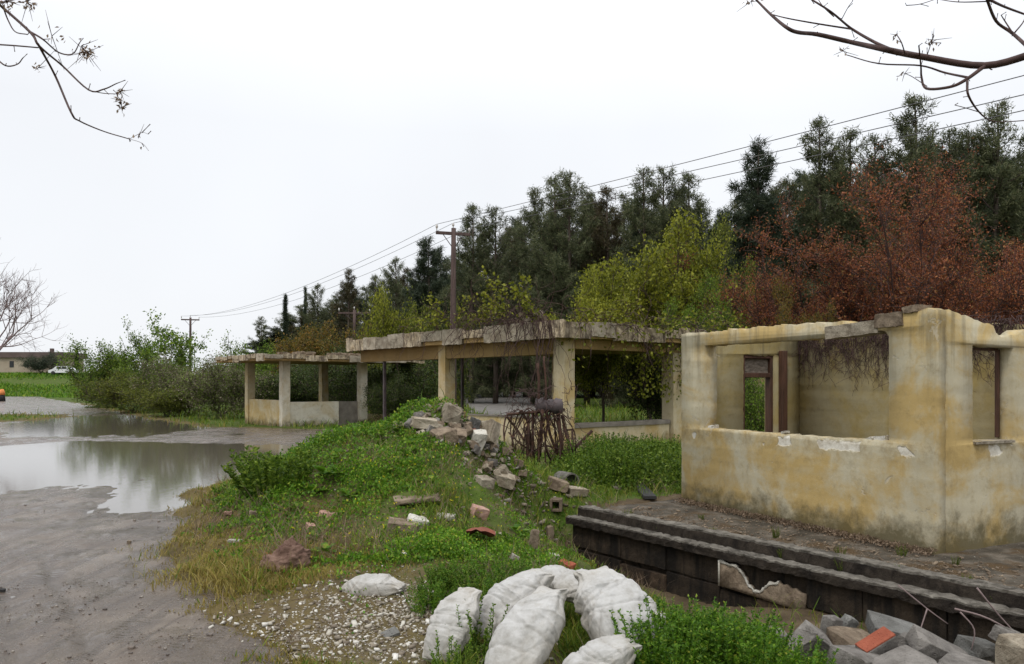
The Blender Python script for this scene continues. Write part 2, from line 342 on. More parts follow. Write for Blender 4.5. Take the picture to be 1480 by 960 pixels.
    k = NT('pale_paint'); p = k.pos(); MAT['pale_paint'] = k.pbr(k.ramp(k.noise(p, .35, 6), [(.35, (.3, .24, .18)), (.65, (.4, .34, .26))]), .9)
    k = NT('dark_roof'); p = k.pos(); MAT['dark_roof'] = k.pbr(k.ramp(k.noise(p, .6, 6), [(.3, (.09, .065, .06)), (.7, (.15, .11, .10))]), .9)
    k = NT('far_white'); p = k.pos(); MAT['far_white'] = k.pbr(k.ramp(k.noise(p, 1.2, 4), [(.3, (.62, .63, .64)), (.7, (.78, .78, .79))]), .5)
    k = NT('dark_glass'); MAT['dark_glass'] = k.pbr(k.ramp(k.noise(k.pos(), 2, 2), [(.3, (.02, .022, .025)), (.7, (.035, .037, .04))]), .15)
    k = NT('orange_paint'); MAT['orange_paint'] = k.pbr(k.ramp(k.noise(k.pos(), 6, 4), [(.3, (.6, .2, .05)), (.7, (.72, .28, .09))]), .6)
    k = NT('black_rubber_or_shade'); MAT['black_rubber_or_shade'] = k.pbr(k.ramp(k.noise(k.pos(), 6, 4), [(.3, (.02, .02, .02)), (.7, (.04, .038, .036))]), .8)
    # --- bark and leaves
    k = NT('bark'); p = k.obj(); MAT['bark'] = k.pbr(k.ramp(k.noise(k.scale(p, (6, 6, 1.5)), 2, 6), [(.3, (.045, .034, .026)), (.7, (.13, .1, .08))]), .9)
    k = NT('twig'); p = k.obj(); MAT['twig'] = k.pbr(k.ramp(k.noise(p, 8, 4), [(.3, (.04, .022, .02)), (.7, (.1, .058, .05))]), .8)
    k = NT('grey_twig'); p = k.obj(); MAT['grey_twig'] = k.pbr(k.ramp(k.noise(p, 8, 4), [(.3, (.16, .12, .115)), (.7, (.28, .21, .2))]), .85)
    L = leaf_mat
    MAT['pine'] = L('pine', [(0, (.04, .054, .026)), (.6, (.105, .122, .056)), (1, (.2, .205, .105))], .42)
    MAT['dark_conifer'] = L('dark_conifer', [(0, (.018, .03, .017)), (.7, (.042, .06, .032)), (1, (.08, .095, .05))], .2)
    MAT['brown_pine'] = L('brown_pine', [(0, (.045, .038, .02)), (.5, (.085, .062, .03)), (1, (.07, .078, .03))], .2)
    MAT['lime'] = L('lime', [(0, (.075, .092, .01)), (.5, (.18, .2, .018)), (1, (.32, .33, .036))], .4)
    MAT['olive_leaf'] = L('olive_leaf', [(0, (.05, .065, .01)), (.6, (.125, .15, .02)), (1, (.23, .24, .035))], .35)
    MAT['red_leaf'] = L('red_leaf', [(0, (.065, .03, .018)), (.3, (.175, .06, .03)), (.7, (.31, .1, .042)), (.9, (.4, .15, .055)), (1, (.25, .19, .06))], .3, .55, .2)
    MAT['green_leaf'] = L('green_leaf', [(0, (.045, .085, .01)), (.6, (.12, .205, .02)), (1, (.24, .32, .04))], .35)
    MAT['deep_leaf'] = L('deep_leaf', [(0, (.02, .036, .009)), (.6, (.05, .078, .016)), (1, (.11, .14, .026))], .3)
    MAT['mauve_leaf'] = L('mauve_leaf', [(0, (.08, .085, .03)), (.35, (.17, .16, .08)), (.6, (.32, .26, .2)), (.65, (.13, .19, .03)), (1, (.2, .27, .045))], .3)
    MAT['orange_leaf'] = L('orange_leaf', [(0, (.06, .06, .012)), (.5, (.14, .115, .02)), (1, (.26, .14, .028))], .35)
    MAT['herb'] = L('herb', [(0, (.04, .1, .007)), (.55, (.1, .225, .014)), (.9, (.2, .33, .026)), (1, (.3, .32, .04))], .35)
    MAT['grass'] = L('grass', [(0, (.045, .09, .008)), (.5, (.115, .195, .016)), (.85, (.22, .26, .03)), (1, (.28, .23, .06))], .35)
    MAT['dry_grass'] = L('dry_grass', [(0, (.19, .145, .04)), (.5, (.34, .26, .07)), (.8, (.23, .22, .035)), (1, (.43, .34, .14))], .35)
    MAT['dead_leaf'] = L('dead_leaf', [(0, (.13, .09, .06)), (1, (.3, .22, .15))], .3)
    MAT['yellow_flower'] = L('yellow_flower', [(0, (.5, .42, .01)), (1, (.65, .56, .03))], .3)
build_materials()

# ------------------------------------------------------------------ terrain
def _hash(i, j, s):
    h = (i.astype(np.int64) * 374761393 + j.astype(np.int64) * 668265263 + s * 144665) & 0xffffffff
    h = ((h ^ (h >> 13)) * 1274126177) & 0xffffffff
    return ((h ^ (h >> 16)) & 0xffff) / 65535.0
def vn(x, y, s=0):
    x, y = np.asarray(x, float), np.asarray(y, float)
    i, j = np.floor(x), np.floor(y); fx, fy = x - i, y - j; fx = fx * fx * (3 - 2 * fx); fy = fy * fy * (3 - 2 * fy)
    a, b, c, d = _hash(i, j, s), _hash(i + 1, j, s), _hash(i, j + 1, s), _hash(i + 1, j + 1, s)
    return (a * (1 - fx) + b * fx) * (1 - fy) + (c * (1 - fx) + d * fx) * fy
def fbm(x, y, s=0, o=4):
    r = 0; a = .5
    for k in range(o): r = r + a * (vn(x * 2 ** k + 17.3 * k, y * 2 ** k - 9.1 * k, s + k) - .5); a *= .5
    return r * 2
def sstep(x, a, b):
    t = np.clip((x - a) / (b - a), 0, 1); return t * t * (3 - 2 * t)

RY = [0, 1.5, 4.83, 5.84, 7.67, 10, 12, 14, 17, 19, 21, 29, 30.2, 31.5, 46.5, 65, 103, 120]
RX = [.3, -.3, -1.34, -2.08, -3.27, -4.43, -5.0, -5.1, -5.3, -4.3, -2.5, -2.2, -8.5, -12.6, -22.6, -35, -61, -70]
def road_sd(x, y):
    s = np.interp(y, RY, RX) - x
    s = np.minimum(s * .8, 104 - y + 3 * fbm(x * .2, y * .2, 5))
    isl = 1 - np.hypot((x + 27) / 4.5, (y - 39) / 5.5); s = np.minimum(s, -isl * 3)      # grass island at the far left
    return s + fbm(x * .8, y * .8, 11) * .6 + fbm(x * 3.3, y * 3.3, 31) * .3 + .2 * sstep(y, 4, 6) * sstep(-y, -15, -11)
def lot_sd(x, y):
    return np.minimum(np.minimum(x + 1.9 + (y - 43.5) * .083, .06 * y - x), np.minimum(98 - y, y - 42)) + fbm(x * .5, y * .5, 3) * .8
PA, PB = np.array([0.78, 10.66]), np.array([3.98, 6.05])      # front line of the plinth
PD = (PB - PA) / np.linalg.norm(PB - PA); PN = np.array([PD[1], -PD[0]])   # PN points to the camera side
if PN[0] > 0: PN = -PN
def mound_h(x, y):
    cx, cy = -1.0, 11.5; dx, dy = x - cx, y - cy
    sx = np.where(dx < 0, 1.65, .85); sy = np.where(dy < 0, 2.35, 1.5)
    return 1.28 * np.exp(-.5 * ((dx / sx) ** 2 + (dy / sy) ** 2))
def hgt(x, y, road=True):
    x, y = np.asarray(x, float), np.asarray(y, float)
    m = mound_h(x, y)
    h = m * (1 + .35 * fbm(x * 1.1, y * 1.1, 2)) + fbm(x * .8, y * .8, 8) * .06 + fbm(x * 3.1, y * 3.1, 9) * .035 * (1 + 2 * np.minimum(m, .6))
    # the ditch before the plinth
    rx, ry = x - PA[0], y - PA[1]; t = rx * PD[0] + ry * PD[1]; d = rx * PN[0] + ry * PN[1]
    wd = sstep(t, 2.2, 3.8); dip = sstep(-t, .9, -.15) * (1 - sstep(d, .35 + .9 * wd, 2.1 + 1.3 * wd))
    under = sstep(t, .0, .25) * sstep(-d, .0, .3) * sstep(d, -5.4, -5.1) * (t < 8.5); dip = dip * np.where(t < 0, sstep(d, -1.1, .1), d > -.3) * (1 - .35 * wd)
    h = h * (1 - .9 * dip) - .72 * dip; h = h * (1 - under) - .4 * under
    # far bank and field on the left, slight rise under the wood
    h = h + 3.3 * sstep(y, 104, 132) + .8 * sstep(y + x * .6, 55, 110) * sstep(x, -30, 0)
    s = road_sd(x, y); r = sstep(s, -.25, .25)
    rr = fbm(x * .55, y * .3, 21) * .045 + fbm(x * 2.1, y * .9, 22) * .014 + fbm(x * 7, y * 5, 23, 3) * .013
    off = np.interp(y, RY, RX) - x
    for o_, w_ in ((1.1, .07), (1.55, .1), (2.1, .08), (2.75, .07), (3.3, .12), (4.1, .08), (5.0, .1)):
        q = off - o_ - fbm(x * .1, y * .25, 40) * .7
        rr = rr - .012 * (.6 + .8 * vn(x * 2, y * 3, 77)) * np.exp(-(q / w_) ** 2) * sstep(y, 14, 9) + .008 * np.exp(-((np.abs(q) - 2 * w_) / w_) ** 2) * sstep(y, 14, 9)
    b1 = np.exp(-(((x + 9.8) / 5.4) ** 2 + ((y - 18.6) / 4.7) ** 2) ** 2); b2 = np.exp(-(((x + 17 + (y - 34) * .42) / 4.2) ** 2 + ((y - 34.5) / 9.5) ** 2) ** 2)
    b3 = np.exp(-((x + 5.0) / .8) ** 2 - ((y - 13.0) / 2.4) ** 2); b4 = np.exp(-((x + 7.4) / 2.2) ** 2 - ((y - 12.3) / 2.3) ** 2)
    rr = rr + .012 - .085 * b1 - .085 * b2 - .075 * b3 - .012 * b4 + .03 * np.exp(-((y - 24.3) / .7) ** 2) * sstep(-x, 7, 9)
    rr = rr + .04 * sstep(y, 45, 70)
    return h * (1 - r) + rr * r if road else h
WATER = -.012

def at(px, py, Y):                       # a point on the line of sight through photo pixel (px, py) at depth Y
    return np.array([(px - 740) / FPX * Y, Y, CAM_H + (HZ - py) / FPX * Y])
def gz(x, y): return float(hgt(np.array([x]), np.array([y]))[0])
def onground(px, py, y0=2.5, y1=160):    # where that line of sight meets the terrain
    Y = np.geomspace(y0, y1, 1500); p = at(px, py, Y[:, None].ravel()) if False else np.stack([(px - 740) / FPX * Y, Y, CAM_H + (HZ - py) / FPX * Y], 1)
    d = p[:, 2] - hgt(p[:, 0], p[:, 1]); k = np.argmax(d < 0) if (d < 0).any() else len(Y) - 1
    return np.array([p[k, 0], p[k, 1], hgt(p[k:k + 1, 0], p[k:k + 1, 1])[0]])

def build_ground():
    fine = np.radians(np.arange(-41, 41.01, .15)); coarse = np.radians(np.arange(45, 316, 6))
    az = np.concatenate([fine, coarse]); na = len(az)
    r = np.concatenate([[.4, .9, 1.5, 2.1], np.geomspace(2.6, 60, 330), np.geomspace(61.5, 160, 60), np.geomspace(175, 3500, 26)]); nr = len(r)
    A, R = np.meshgrid(az, r); X, Y = (R * np.sin(A)), (R * np.cos(A))
    s = road_sd(X, Y); H = hgt(X, Y)
    m = mound_h(X, Y)
    dryz = np.exp(-((X + 2.7 + (Y - 8) * .42) / 1.25) ** 2) * sstep(Y, 4.2, 5.5) * (1 - sstep(Y, 14, 19)) + .9 * (1 - sstep(np.abs(s), .2, 1.3)) * sstep(Y, 18, 24) * (1 - sstep(Y, 60, 80))
    tt = (X - PA[0]) * PD[0] + (Y - PA[1]) * PD[1]; dd = (X - PA[0]) * PN[0] + (Y - PA[1]) * PN[1]; ditch = (tt > -.2) * (1 - sstep(dd, .8 + .9 * sstep(tt, 2.2, 3.8), 1.5 + .9 * sstep(tt, 2.2, 3.8)))
    grn = (1 - ditch) * np.clip(.35 + 1.2 * m + .9 * sstep(Y, 11, 15) + .5 * sstep(X, .3, .8), 0, 1) * (1 - np.clip(dryz, 0, .8))
    j = np.arange(na); q = np.stack([j, (j + 1) % na, (j + 1) % na + na, j + na], 1)
    Q = (q[None] + (np.arange(nr - 1) * na)[:, None, None]).reshape(-1, 4)
    under = np.maximum(sstep(s, -.05, .35), sstep(lot_sd(X, Y), -.05, .4)) * .06
    V = np.stack([X, Y, H - under], -1).reshape(-1, 3)
    V = np.concatenate([V, [[0, 0, H[0].mean()]]]); T = np.stack([np.full(na, nr * na), (j + 1) % na, j], 1)
    pad = lambda a: np.append(a.ravel(), 0)
    g = link('ground', npmesh('ground', V, [Q, T], True, {'dry': pad(np.clip(dryz, 0, 1)), 'green': pad(grn)}), MAT['soil']); tag(g, kind='structure')
    def sheet(name, mask, Z, mat, attrs=None):
        fm = mask.ravel()[Q].any(1); F = Q[fm]; u, inv = np.unique(F, return_inverse=True)
        vv = np.stack([X, Y, Z], -1).reshape(-1, 3)[u]
        o = link(name, npmesh(name, vv, [inv.reshape(-1, 4)], True, {k: v.ravel()[u] for k, v in (attrs or {}).items()}), MAT[mat]); return tag(o, kind='structure')
    dense = (R < 170) & (np.abs(((A + np.pi) % (2 * np.pi)) - np.pi) < np.radians(60))
    sheet('dirt_road', (s > -.3) & dense, H + .03 * np.clip(s / .25, -1, 1) - .03, 'wet_mud', {'height': H - WATER})
    sheet('gravel_path', (lot_sd(X, Y) > -.3) & dense, H + .03 * np.clip(lot_sd(X, Y) / .3, -1, 1) - .03 + .02, 'gravel_road')
    depth = WATER - H
    sheet('puddle', (depth > -.006) & (s > -.1) & (Y > 2) & (Y < 60) & dense, np.full_like(H, WATER), 'muddy_water')
build_ground()

# ------------------------------------------------------------------ the roofless booth on its plinth (right)
A2, B2 = np.array([2.45, 11.5]), np.array([4.19, 7.93])
BU = (B2 - A2) / np.linalg.norm(B2 - A2); BV = np.array([-BU[1], BU[0]])     # BU along the long front, BV into the room
BL, BW, TH = float(np.linalg.norm(B2 - A2)), 2.3, .2
FLOOR = .05
def wall_part(name, origin, du, dn, outline, holes, th, mat, parent, seed=0, step=.05, amp=.005):
    """wall standing on the line origin + t*du, thickness th along dn; outline and holes are (t, z) loops, top edge ragged"""
    rs = random.Random(seed)
    def dens(loop, ragged):
        out = []
        for i in range(len(loop)):
            a, b = loop[i], loop[(i + 1) % len(loop)]; n = max(1, int(math.dist(a, b) / step))
            for k_ in range(n):
                t = k_ / n; p = [a[0] + (b[0] - a[0]) * t, a[1] + (b[1] - a[1]) * t]
                if k_ and ragged:
                    am = amp * (2.2 if (a[1] > 1.6 and b[1] > 1.6 and ragged == 2) else 1)
                    p[0] += rs.gauss(0, am) * .6; p[1] += rs.gauss(0, am)
                out.append(p)
        return out
    loops = [dens(outline, 2)] + [dens(h_, 1) for h_ in holes]
    tri = tessellate_polygon([[Vector((p[0], p[1], 0)) for p in lp] for lp in loops])
    flat = [p for lp in loops for p in lp]; n = len(flat)
    P = np.array([[origin[0] + du[0] * p[0], origin[1] + du[1] * p[0], p[1]] for p in flat])
    Pb = P + np.array([dn[0], dn[1], 0]) * th
    t = np.array([list(x) for x in tri]); quads = []; o = 0
    for lp in loops:
        k_ = len(lp)
        quads += [(o + i, o + (i + 1) % k_, o + (i + 1) % k_ + n, o + i + n) for i in range(k_)]; o += k_
    me = npmesh(name, np.concatenate([P, Pb]), [np.concatenate([t, t[:, ::-1] + n]), np.array(quads)])
    bm = bmesh.new(); bm.from_mesh(me); return bm_to(name, bm, mat, parent)

def build_booth():
    T = empty('ruined_booth', (0, 0, 0), 'roofless ochre plaster booth with large empty window, standing on the blackened plinth', 'ruin')
    Z0 = -.1
    # pieces of the front, one continuous outline with the opening cut in
    wall_part('wall', A2, BU, BV, [(0, Z0), (BL, Z0), (BL, 2.44), (BL - .1, 2.45), (BL - .24, 2.42), (BL - .26, 2.44), (3.56, 2.43), (3.52, 2.405), (3.38, 2.40), (3.3, 2.335), (2.95, 2.33), (2.9, 2.40), (2.0, 2.415), (.9, 2.42), (.5, 2.41), (.2, 2.43), (0, 2.42)],
              [[(.5, 1.09), (.53, 1.3), (.54, 2.05), (.5, 2.1), (.52, 2.235), (2.5, 2.225), (2.96, 2.25), (3.3, 2.27), (3.43, 2.255), (3.47, 2.2), (3.47, 1.1), (2.0, 1.075)]], TH, MAT['ochre_plaster'], T, 1)
    # right face, B -> away to the right, with its window
    RL = BW
    Bx = B2 + BU * .0
    wall_part('wall', Bx + BV * TH, BV, -BU, [(0, Z0), (RL - 2 * TH, Z0), (RL - 2 * TH, 2.25), (1.6, 2.25), (1.3, 2.29), (1.22, 2.255), (1.15, 2.21), (.9, 2.19), (.8, 2.24), (.76, 2.31), (.5, 2.36), (.2, 2.42), (0, 2.445)],
              [[(.42, 1.1), (.42, 2.1), (1.09, 2.085), (1.09, 1.1)]], TH, MAT['ochre_plaster'], T, 2)
    E2 = A2 + BV * BW; F2 = B2 + BV * BW
    # north wall with the doorway
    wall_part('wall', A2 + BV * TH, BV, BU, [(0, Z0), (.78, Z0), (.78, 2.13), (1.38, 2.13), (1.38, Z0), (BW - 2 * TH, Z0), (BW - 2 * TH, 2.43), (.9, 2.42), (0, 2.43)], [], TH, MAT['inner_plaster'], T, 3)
    # rear wall
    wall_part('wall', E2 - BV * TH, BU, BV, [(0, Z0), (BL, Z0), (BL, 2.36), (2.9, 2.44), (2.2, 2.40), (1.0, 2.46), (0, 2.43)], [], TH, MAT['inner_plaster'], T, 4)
    # broken lintel slab, crumbling blocks
    def blk(name, t, z, lt, lz, tilt, mat, seed, dep=.115, amp=.012):
        c = A2 + BU * t + BV * (TH * .5 - .006); u = Vector((BU[0] * math.cos(tilt), BU[1] * math.cos(tilt), math.sin(tilt))); w = Vector((BV[0], BV[1], 0)); n = u.cross(w)
        if n.z < 0: n = -n
        bm = bmesh.new(); bm_box(bm, (c[0], c[1], z), u * lt * .5, w * dep, n * lz * .5, cuts=(8, 3, 3), amp=amp, seed=seed, nscale=11)
        return bm_to(name, bm, MAT[mat], T)
    blk('lintel_slab', 2.98, 2.30, .7, .14, .05, 'pale_concrete', 3.1, .105)
    blk('broken_block', 3.47, 2.375, .34, .15, .02, 'brown_rubble', 5.2)
    blk('broken_block', 3.73, 2.465, .17, .07, .1, 'brown_rubble', 7.9)
    # sill chips, sill of the side window
    for t, l, s_ in ((.62, .1, 1), (1.95, .06, 2), (3.34, .14, 3), (3.2, .07, 4)):
        c = A2 + BU * t + BV * .06; bm = bmesh.new()
        bm_box(bm, (c[0], c[1], 1.095 + l * .12), Vector((BU[0], BU[1], .1)) * l * .5, Vector((BV[0], BV[1], 0)) * .05, vec(0, 0, l * .22), cuts=(2, 2, 1), amp=.012, seed=s_, nscale=15)
        bm_to('plaster_chip', bm, MAT['white_stone'], T)
    bm = bmesh.new(); c = B2 + BV * (.955); bm_box(bm, (c[0] - BU[0] * .08, c[1] - BU[1] * .08, 1.09), Vector((BV[0], BV[1], 0)) * .325, Vector((BU[0], BU[1], 0)) * .11, vec(0, 0, .013)); bm_to('window_sill', bm, MAT['pale_concrete'], T)
    # doorway timber: frame with transom
    fr = None
    for nm, t, z, ht, hz in (('jamb', .805, 1.08, .025, 1.05), ('jamb', 1.355, 1.08, .025, 1.05), ('head', 1.08, 2.105, .30, .025), ('transom', 1.08, 1.83, .25, .035)):
        c = A2 + BV * (TH + t) + BU * (TH * .5 + .02)
        bm = bmesh.new(); bm_box(bm, (c[0], c[1], z), Vector((BV[0], BV[1], 0)) * ht, Vector((BU[0], BU[1], 0)) * .06, vec(0, 0, hz), bevel=.006)
        if fr is None: fr = bm_to('door_frame', bm, MAT['brown_wood'], T)
        else: bm_to(nm, bm, MAT['brown_wood'], fr)
    c = A2 + BV * (TH + 1.08) + BU * (TH * .5)
    bm = bmesh.new(); bm_box(bm, (c[0], c[1], 1.97), Vector((BV[0], BV[1], 0)) * .25, Vector((BU[0], BU[1], 0)) * .02, vec(0, 0, .108)); bm_to('transom_panel', bm, MAT['grey_wood'], fr)
    # second post beside the door and the side window frame
    c = A2 + BV * (TH + 1.5) + BU * (TH + .06); bm = bmesh.new(); bm_box(bm, (c[0], c[1], 1.12), Vector((BV[0], BV[1], 0)) * .05, Vector((BU[0], BU[1], 0)) * .045, vec(0, 0, 1.08), bevel=.006); bm_to('timber_post', bm, MAT['brown_wood'], T)
    wf = None
    for nm, t, z, ht, hz in (('jamb', 1.072, 1.595, .014, .475), ('head', .75, 2.07, .31, .014)):
        c = B2 + BV * (TH + t) - BU * .16; bm = bmesh.new()
        bm_box(bm, (c[0], c[1], z), Vector((BV[0], BV[1], 0)) * ht, Vector((BU[0], BU[1], 0)) * .022, vec(0, 0, hz), bevel=.004)
        if wf is None: wf = bm_to('window_frame', bm, MAT['brown_wood'], T)
        else: bm_to(nm, bm, MAT['brown_wood'], wf)
    # bare creeper hanging over the rear wall
    g = Geo(); rng = np.random.default_rng(5)
    for i in range(420):
        t = rng.uniform(.05, BL - .3); z = 2.44 + rng.uniform(-.05, .08); L = rng.uniform(.15, 1.0) * (1.25 - .5 * abs(t - 1.9) / 2)
        pts = []; n = int(L / .07) + 3; a = rng.normal(0, .5); 
        for k_ in range(n):
            q = E2 - BV * (TH + .012 + .03 * rng.random()) + BU * t; pts.append([q[0], q[1], z]); a = a * .8 + rng.normal(0, .5); t += .05 * math.sin(a); z -= .06 * abs(math.cos(a)); t = min(max(t, .05), BL - .25)
        g_line(g, pts, np.linspace(.0055, .002, n), 3, 1)
        if rng.random() < .5:
            for p in pts[2::3]:
                d = rng.normal(size=3) * .1; d[2] -= .05; q = np.array(p); g_line(g, [q, q + d * [.6, .6, .5], q + d], [.003, .0025, .0015], 3, 1)
    for i in range(40):        # tangle along the top
        t = rng.uniform(.2, BL - .3); c = E2 - BV * (TH - .1) + BU * t; p = [np.array([c[0], c[1], 2.44])]
        for k_ in range(7): p.append(p[-1] + np.array([*(BU * rng.normal(.02, .1)), rng.normal(.0, .03)]) + np.array([*(BV * rng.normal(0, .04)), 0]))
        g_line(g, p, np.linspace(.008, .003, 8), 3, 1)
    o = link('creeper', g.mesh('creeper'), MAT['twig']); tag(o, 'leafless dark creeper hanging down the inner rear wall of the roofless booth', 'creeper')

    # ---- the plinth
    Pn = Vector((PN[0], PN[1], 0)); Pd = Vector((PD[0], PD[1], 0)); PT = empty('plinth', (PA[0], PA[1], 0), 'low black stained masonry plinth under the ochre booth with stepped edge', 'plinth')
    PL = 8.6
    def pb(name, t0, t1, d0, d1, z0, z1, mat, cuts=None, amp=0.0, seed=0, bevel=0.0, ns=7):
        c = Vector((PA[0], PA[1], 0)) + Pd * (t0 + t1) * .5 + Pn * (d0 + d1) * .5
        bm = bmesh.new(); bm_box(bm, (c.x, c.y, (z0 + z1) / 2), Pd * abs(t1 - t0) / 2, Pn * abs(d1 - d0) / 2, vec(0, 0, (z1 - z0) / 2), bevel=bevel, cuts=cuts or 0, amp=amp, seed=seed, nscale=ns)
        o = bm_to(name, bm, MAT[mat]); o.parent = PT; o.matrix_parent_inverse = Matrix.Translation(PT.location).inverted(); return o
    pb('top_slab', -.05, PL, -5.5, -.30, -.28, -.002, 'plinth_top', (80, 44, 0), .018, 2)
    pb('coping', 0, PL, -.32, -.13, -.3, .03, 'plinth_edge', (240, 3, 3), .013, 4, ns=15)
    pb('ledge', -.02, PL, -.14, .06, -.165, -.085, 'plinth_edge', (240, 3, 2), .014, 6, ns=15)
    pb('back_course', 0, PL, -.2, -.045, -.5, -.167, 'plinth_dark', (60, 1, 3), .008, 7)
    pb('coping_pale_top', 0, PL, -.315, -.145, .026, .052, 'pale_top', (240, 4, 0), .013, 4, ns=15)  # thin paler strip added on top, so the coping is lighter above than in front
    pb('ledge_pale_top', -.01, PL, -.12, .05, -.09, -.068, 'pale_top', (240, 4, 0), .014, 6, ns=15)  # same paler strip added over the dark ledge
    pb('footing', .02, PL, -1.0, -.06, -1.1, -.29, 'plinth_dark', (60, 0, 6), .012, 8)
    # facing panels
    edges = [.04, .55, .98, 1.75, 2.55, 3.05, 3.62, 4.2, 4.95, 5.7, 6.6, 7.5, 8.5]; rs = random.Random(3)
    for i in range(len(edges) - 1):
        a, b = edges[i] + .008, edges[i + 1] - .008; mat = 'plinth_brown' if i in (2, 5, 6, 7, 9) else 'plinth_dark'; dd = rs.uniform(-.012, .018)
        pb('facing_panel', a, b, -.055, .0 + dd, -1.0, -.50 + rs.uniform(-.03, .03), mat, (8, 0, 5), .008, i * 3.1)
        if i in (4, 5): continue
        pb('facing_panel', a, b, -.055, -.012 + dd, -.485 + .03, -.175, 'plinth_dark', (8, 0, 4), .008, i * 5.3 + 1)
    # broken white-edged slab still hanging on the face
    def slab(name, poly, d, th, mat):
        ps = np.array([[PA[0] + PD[0] * t + PN[0] * d, PA[1] + PD[1] * t + PN[1] * d, z] for t, z in poly]); n = len(poly)
        tri = np.array([list(x) for x in tessellate_polygon([[Vector((t, z, 0)) for t, z in poly]])]); pb_ = ps - np.array([PN[0], PN[1], 0]) * th
        q = np.array([(i, (i + 1) % n, (i + 1) % n + n, i + n) for i in range(n)])
        bm = bmesh.new(); bm.from_mesh(npmesh(name, np.concatenate([ps, pb_]), [np.concatenate([tri, tri[:, ::-1] + n]), q]))
        o = bm_to(name, bm, MAT[mat]); o.parent = PT; o.matrix_parent_inverse = Matrix.Translation(PT.location).inverted(); return o
    rs = random.Random(9)
    top = [(2.57, -.185), (2.72, -.20), (2.8, -.195), (2.84, -.24), (2.9, -.29), (2.95, -.37), (3.02, -.41), (3.09, -.405), (3.16, -.36), (3.22, -.30), (3.3, -.27), (3.36, -.285), (3.5, -.31), (3.62, -.33)]
    top = [(a[0] + (b[0] - a[0]) * f + rs.uniform(-.012, .012), a[1] + (b[1] - a[1]) * f + rs.uniform(-.014, .014)) for a, b in zip(top[:-1], top[1:]) for f in (0, .33, .66)] + [top[-1]]
    slab('broken_slab', top + [(3.62, -.5), (3.3, -.49), (2.57, -.46)], .036, .05, 'brown_rubble')
    rim = [(t, z + .004) for t, z in top[:33]] + [(t + (.02 if 2.8 < t < 3.0 else -.006), z - .012 - .03 * rs.random()) for t, z in reversed(top[:33])]
    slab('white_edge', rim, .042, .03, 'white_stone')
    slab('white_edge', [(2.565, -.185), (2.585, -.185), (2.583, -.46), (2.565, -.46)], .0425, .03, 'white_stone')
build_booth()

# ------------------------------------------------------------------ concrete shelters
class Frame:
    def __init__(s, C, L):      # C nearest corner, L far end of the left face
        C, L = np.array(C, float), np.array(L, float); s.C = C; s.v = (L - C) / np.linalg.norm(L - C); s.u = np.array([s.v[1], -s.v[0]])
        if s.u[0] < 0: s.u = -s.u
    def p(s, u, v, z=0): q = s.C + s.u * u + s.v * v; return Vector((q[0], q[1], z))
    def U(s, l): return Vector((s.u[0] * l, s.u[1] * l, 0))
    def V(s, l): return Vector((s.v[0] * l, s.v[1] * l, 0))
def fbox(F, T, name, u0, u1, v0, v1, z0, z1, mat, cuts=0, amp=0.0, seed=0.0, bevel=0.0, tilt=0.0):
    bm = bmesh.new(); c = F.p((u0 + u1) / 2, (v0 + v1) / 2, (z0 + z1) / 2); U, V = F.U((u1 - u0) / 2), F.V((v1 - v0) / 2)
    U = U + vec(0, 0, tilt * (u1 - u0) / 2)
    bm_box(bm, c, U, V, vec(0, 0, (z1 - z0) / 2), bevel=bevel, cuts=cuts, amp=amp, seed=seed, nscale=5)
    return bm_to(name, bm, MAT[mat], T)

def fascia(F, T, along, a0, a1, off, z0, z1, rs, step=.75):
    """row of cast panels on the slab edge, uneven, some broken short"""
    a = a0
    while a < a1 - .1:
        b = min(a + step * rs.uniform(.8, 1.25), a1); lo = z0 + (rs.uniform(.04, .16) if rs.random() < .3 else rs.uniform(-.01, .015)); hi = z1 - (rs.uniform(.03, .08) if rs.random() < .2 else rs.uniform(0, .015)); d = rs.uniform(.0, .02)
        mat = 'fascia_concrete' if rs.random() < .75 else 'pale_concrete'
        args = (a + .008, b - .008, off - .05 - d, off + .05) if along == 'u' else (off - .05 - d, off + .05, a + .008, b - .008)
        fbox(F, T, 'fascia_panel', *args, lo, hi, mat, cuts=(10, 1, 5) if along == 'u' else (1, 10, 5), amp=.02, seed=rs.uniform(0, 50)); a = b

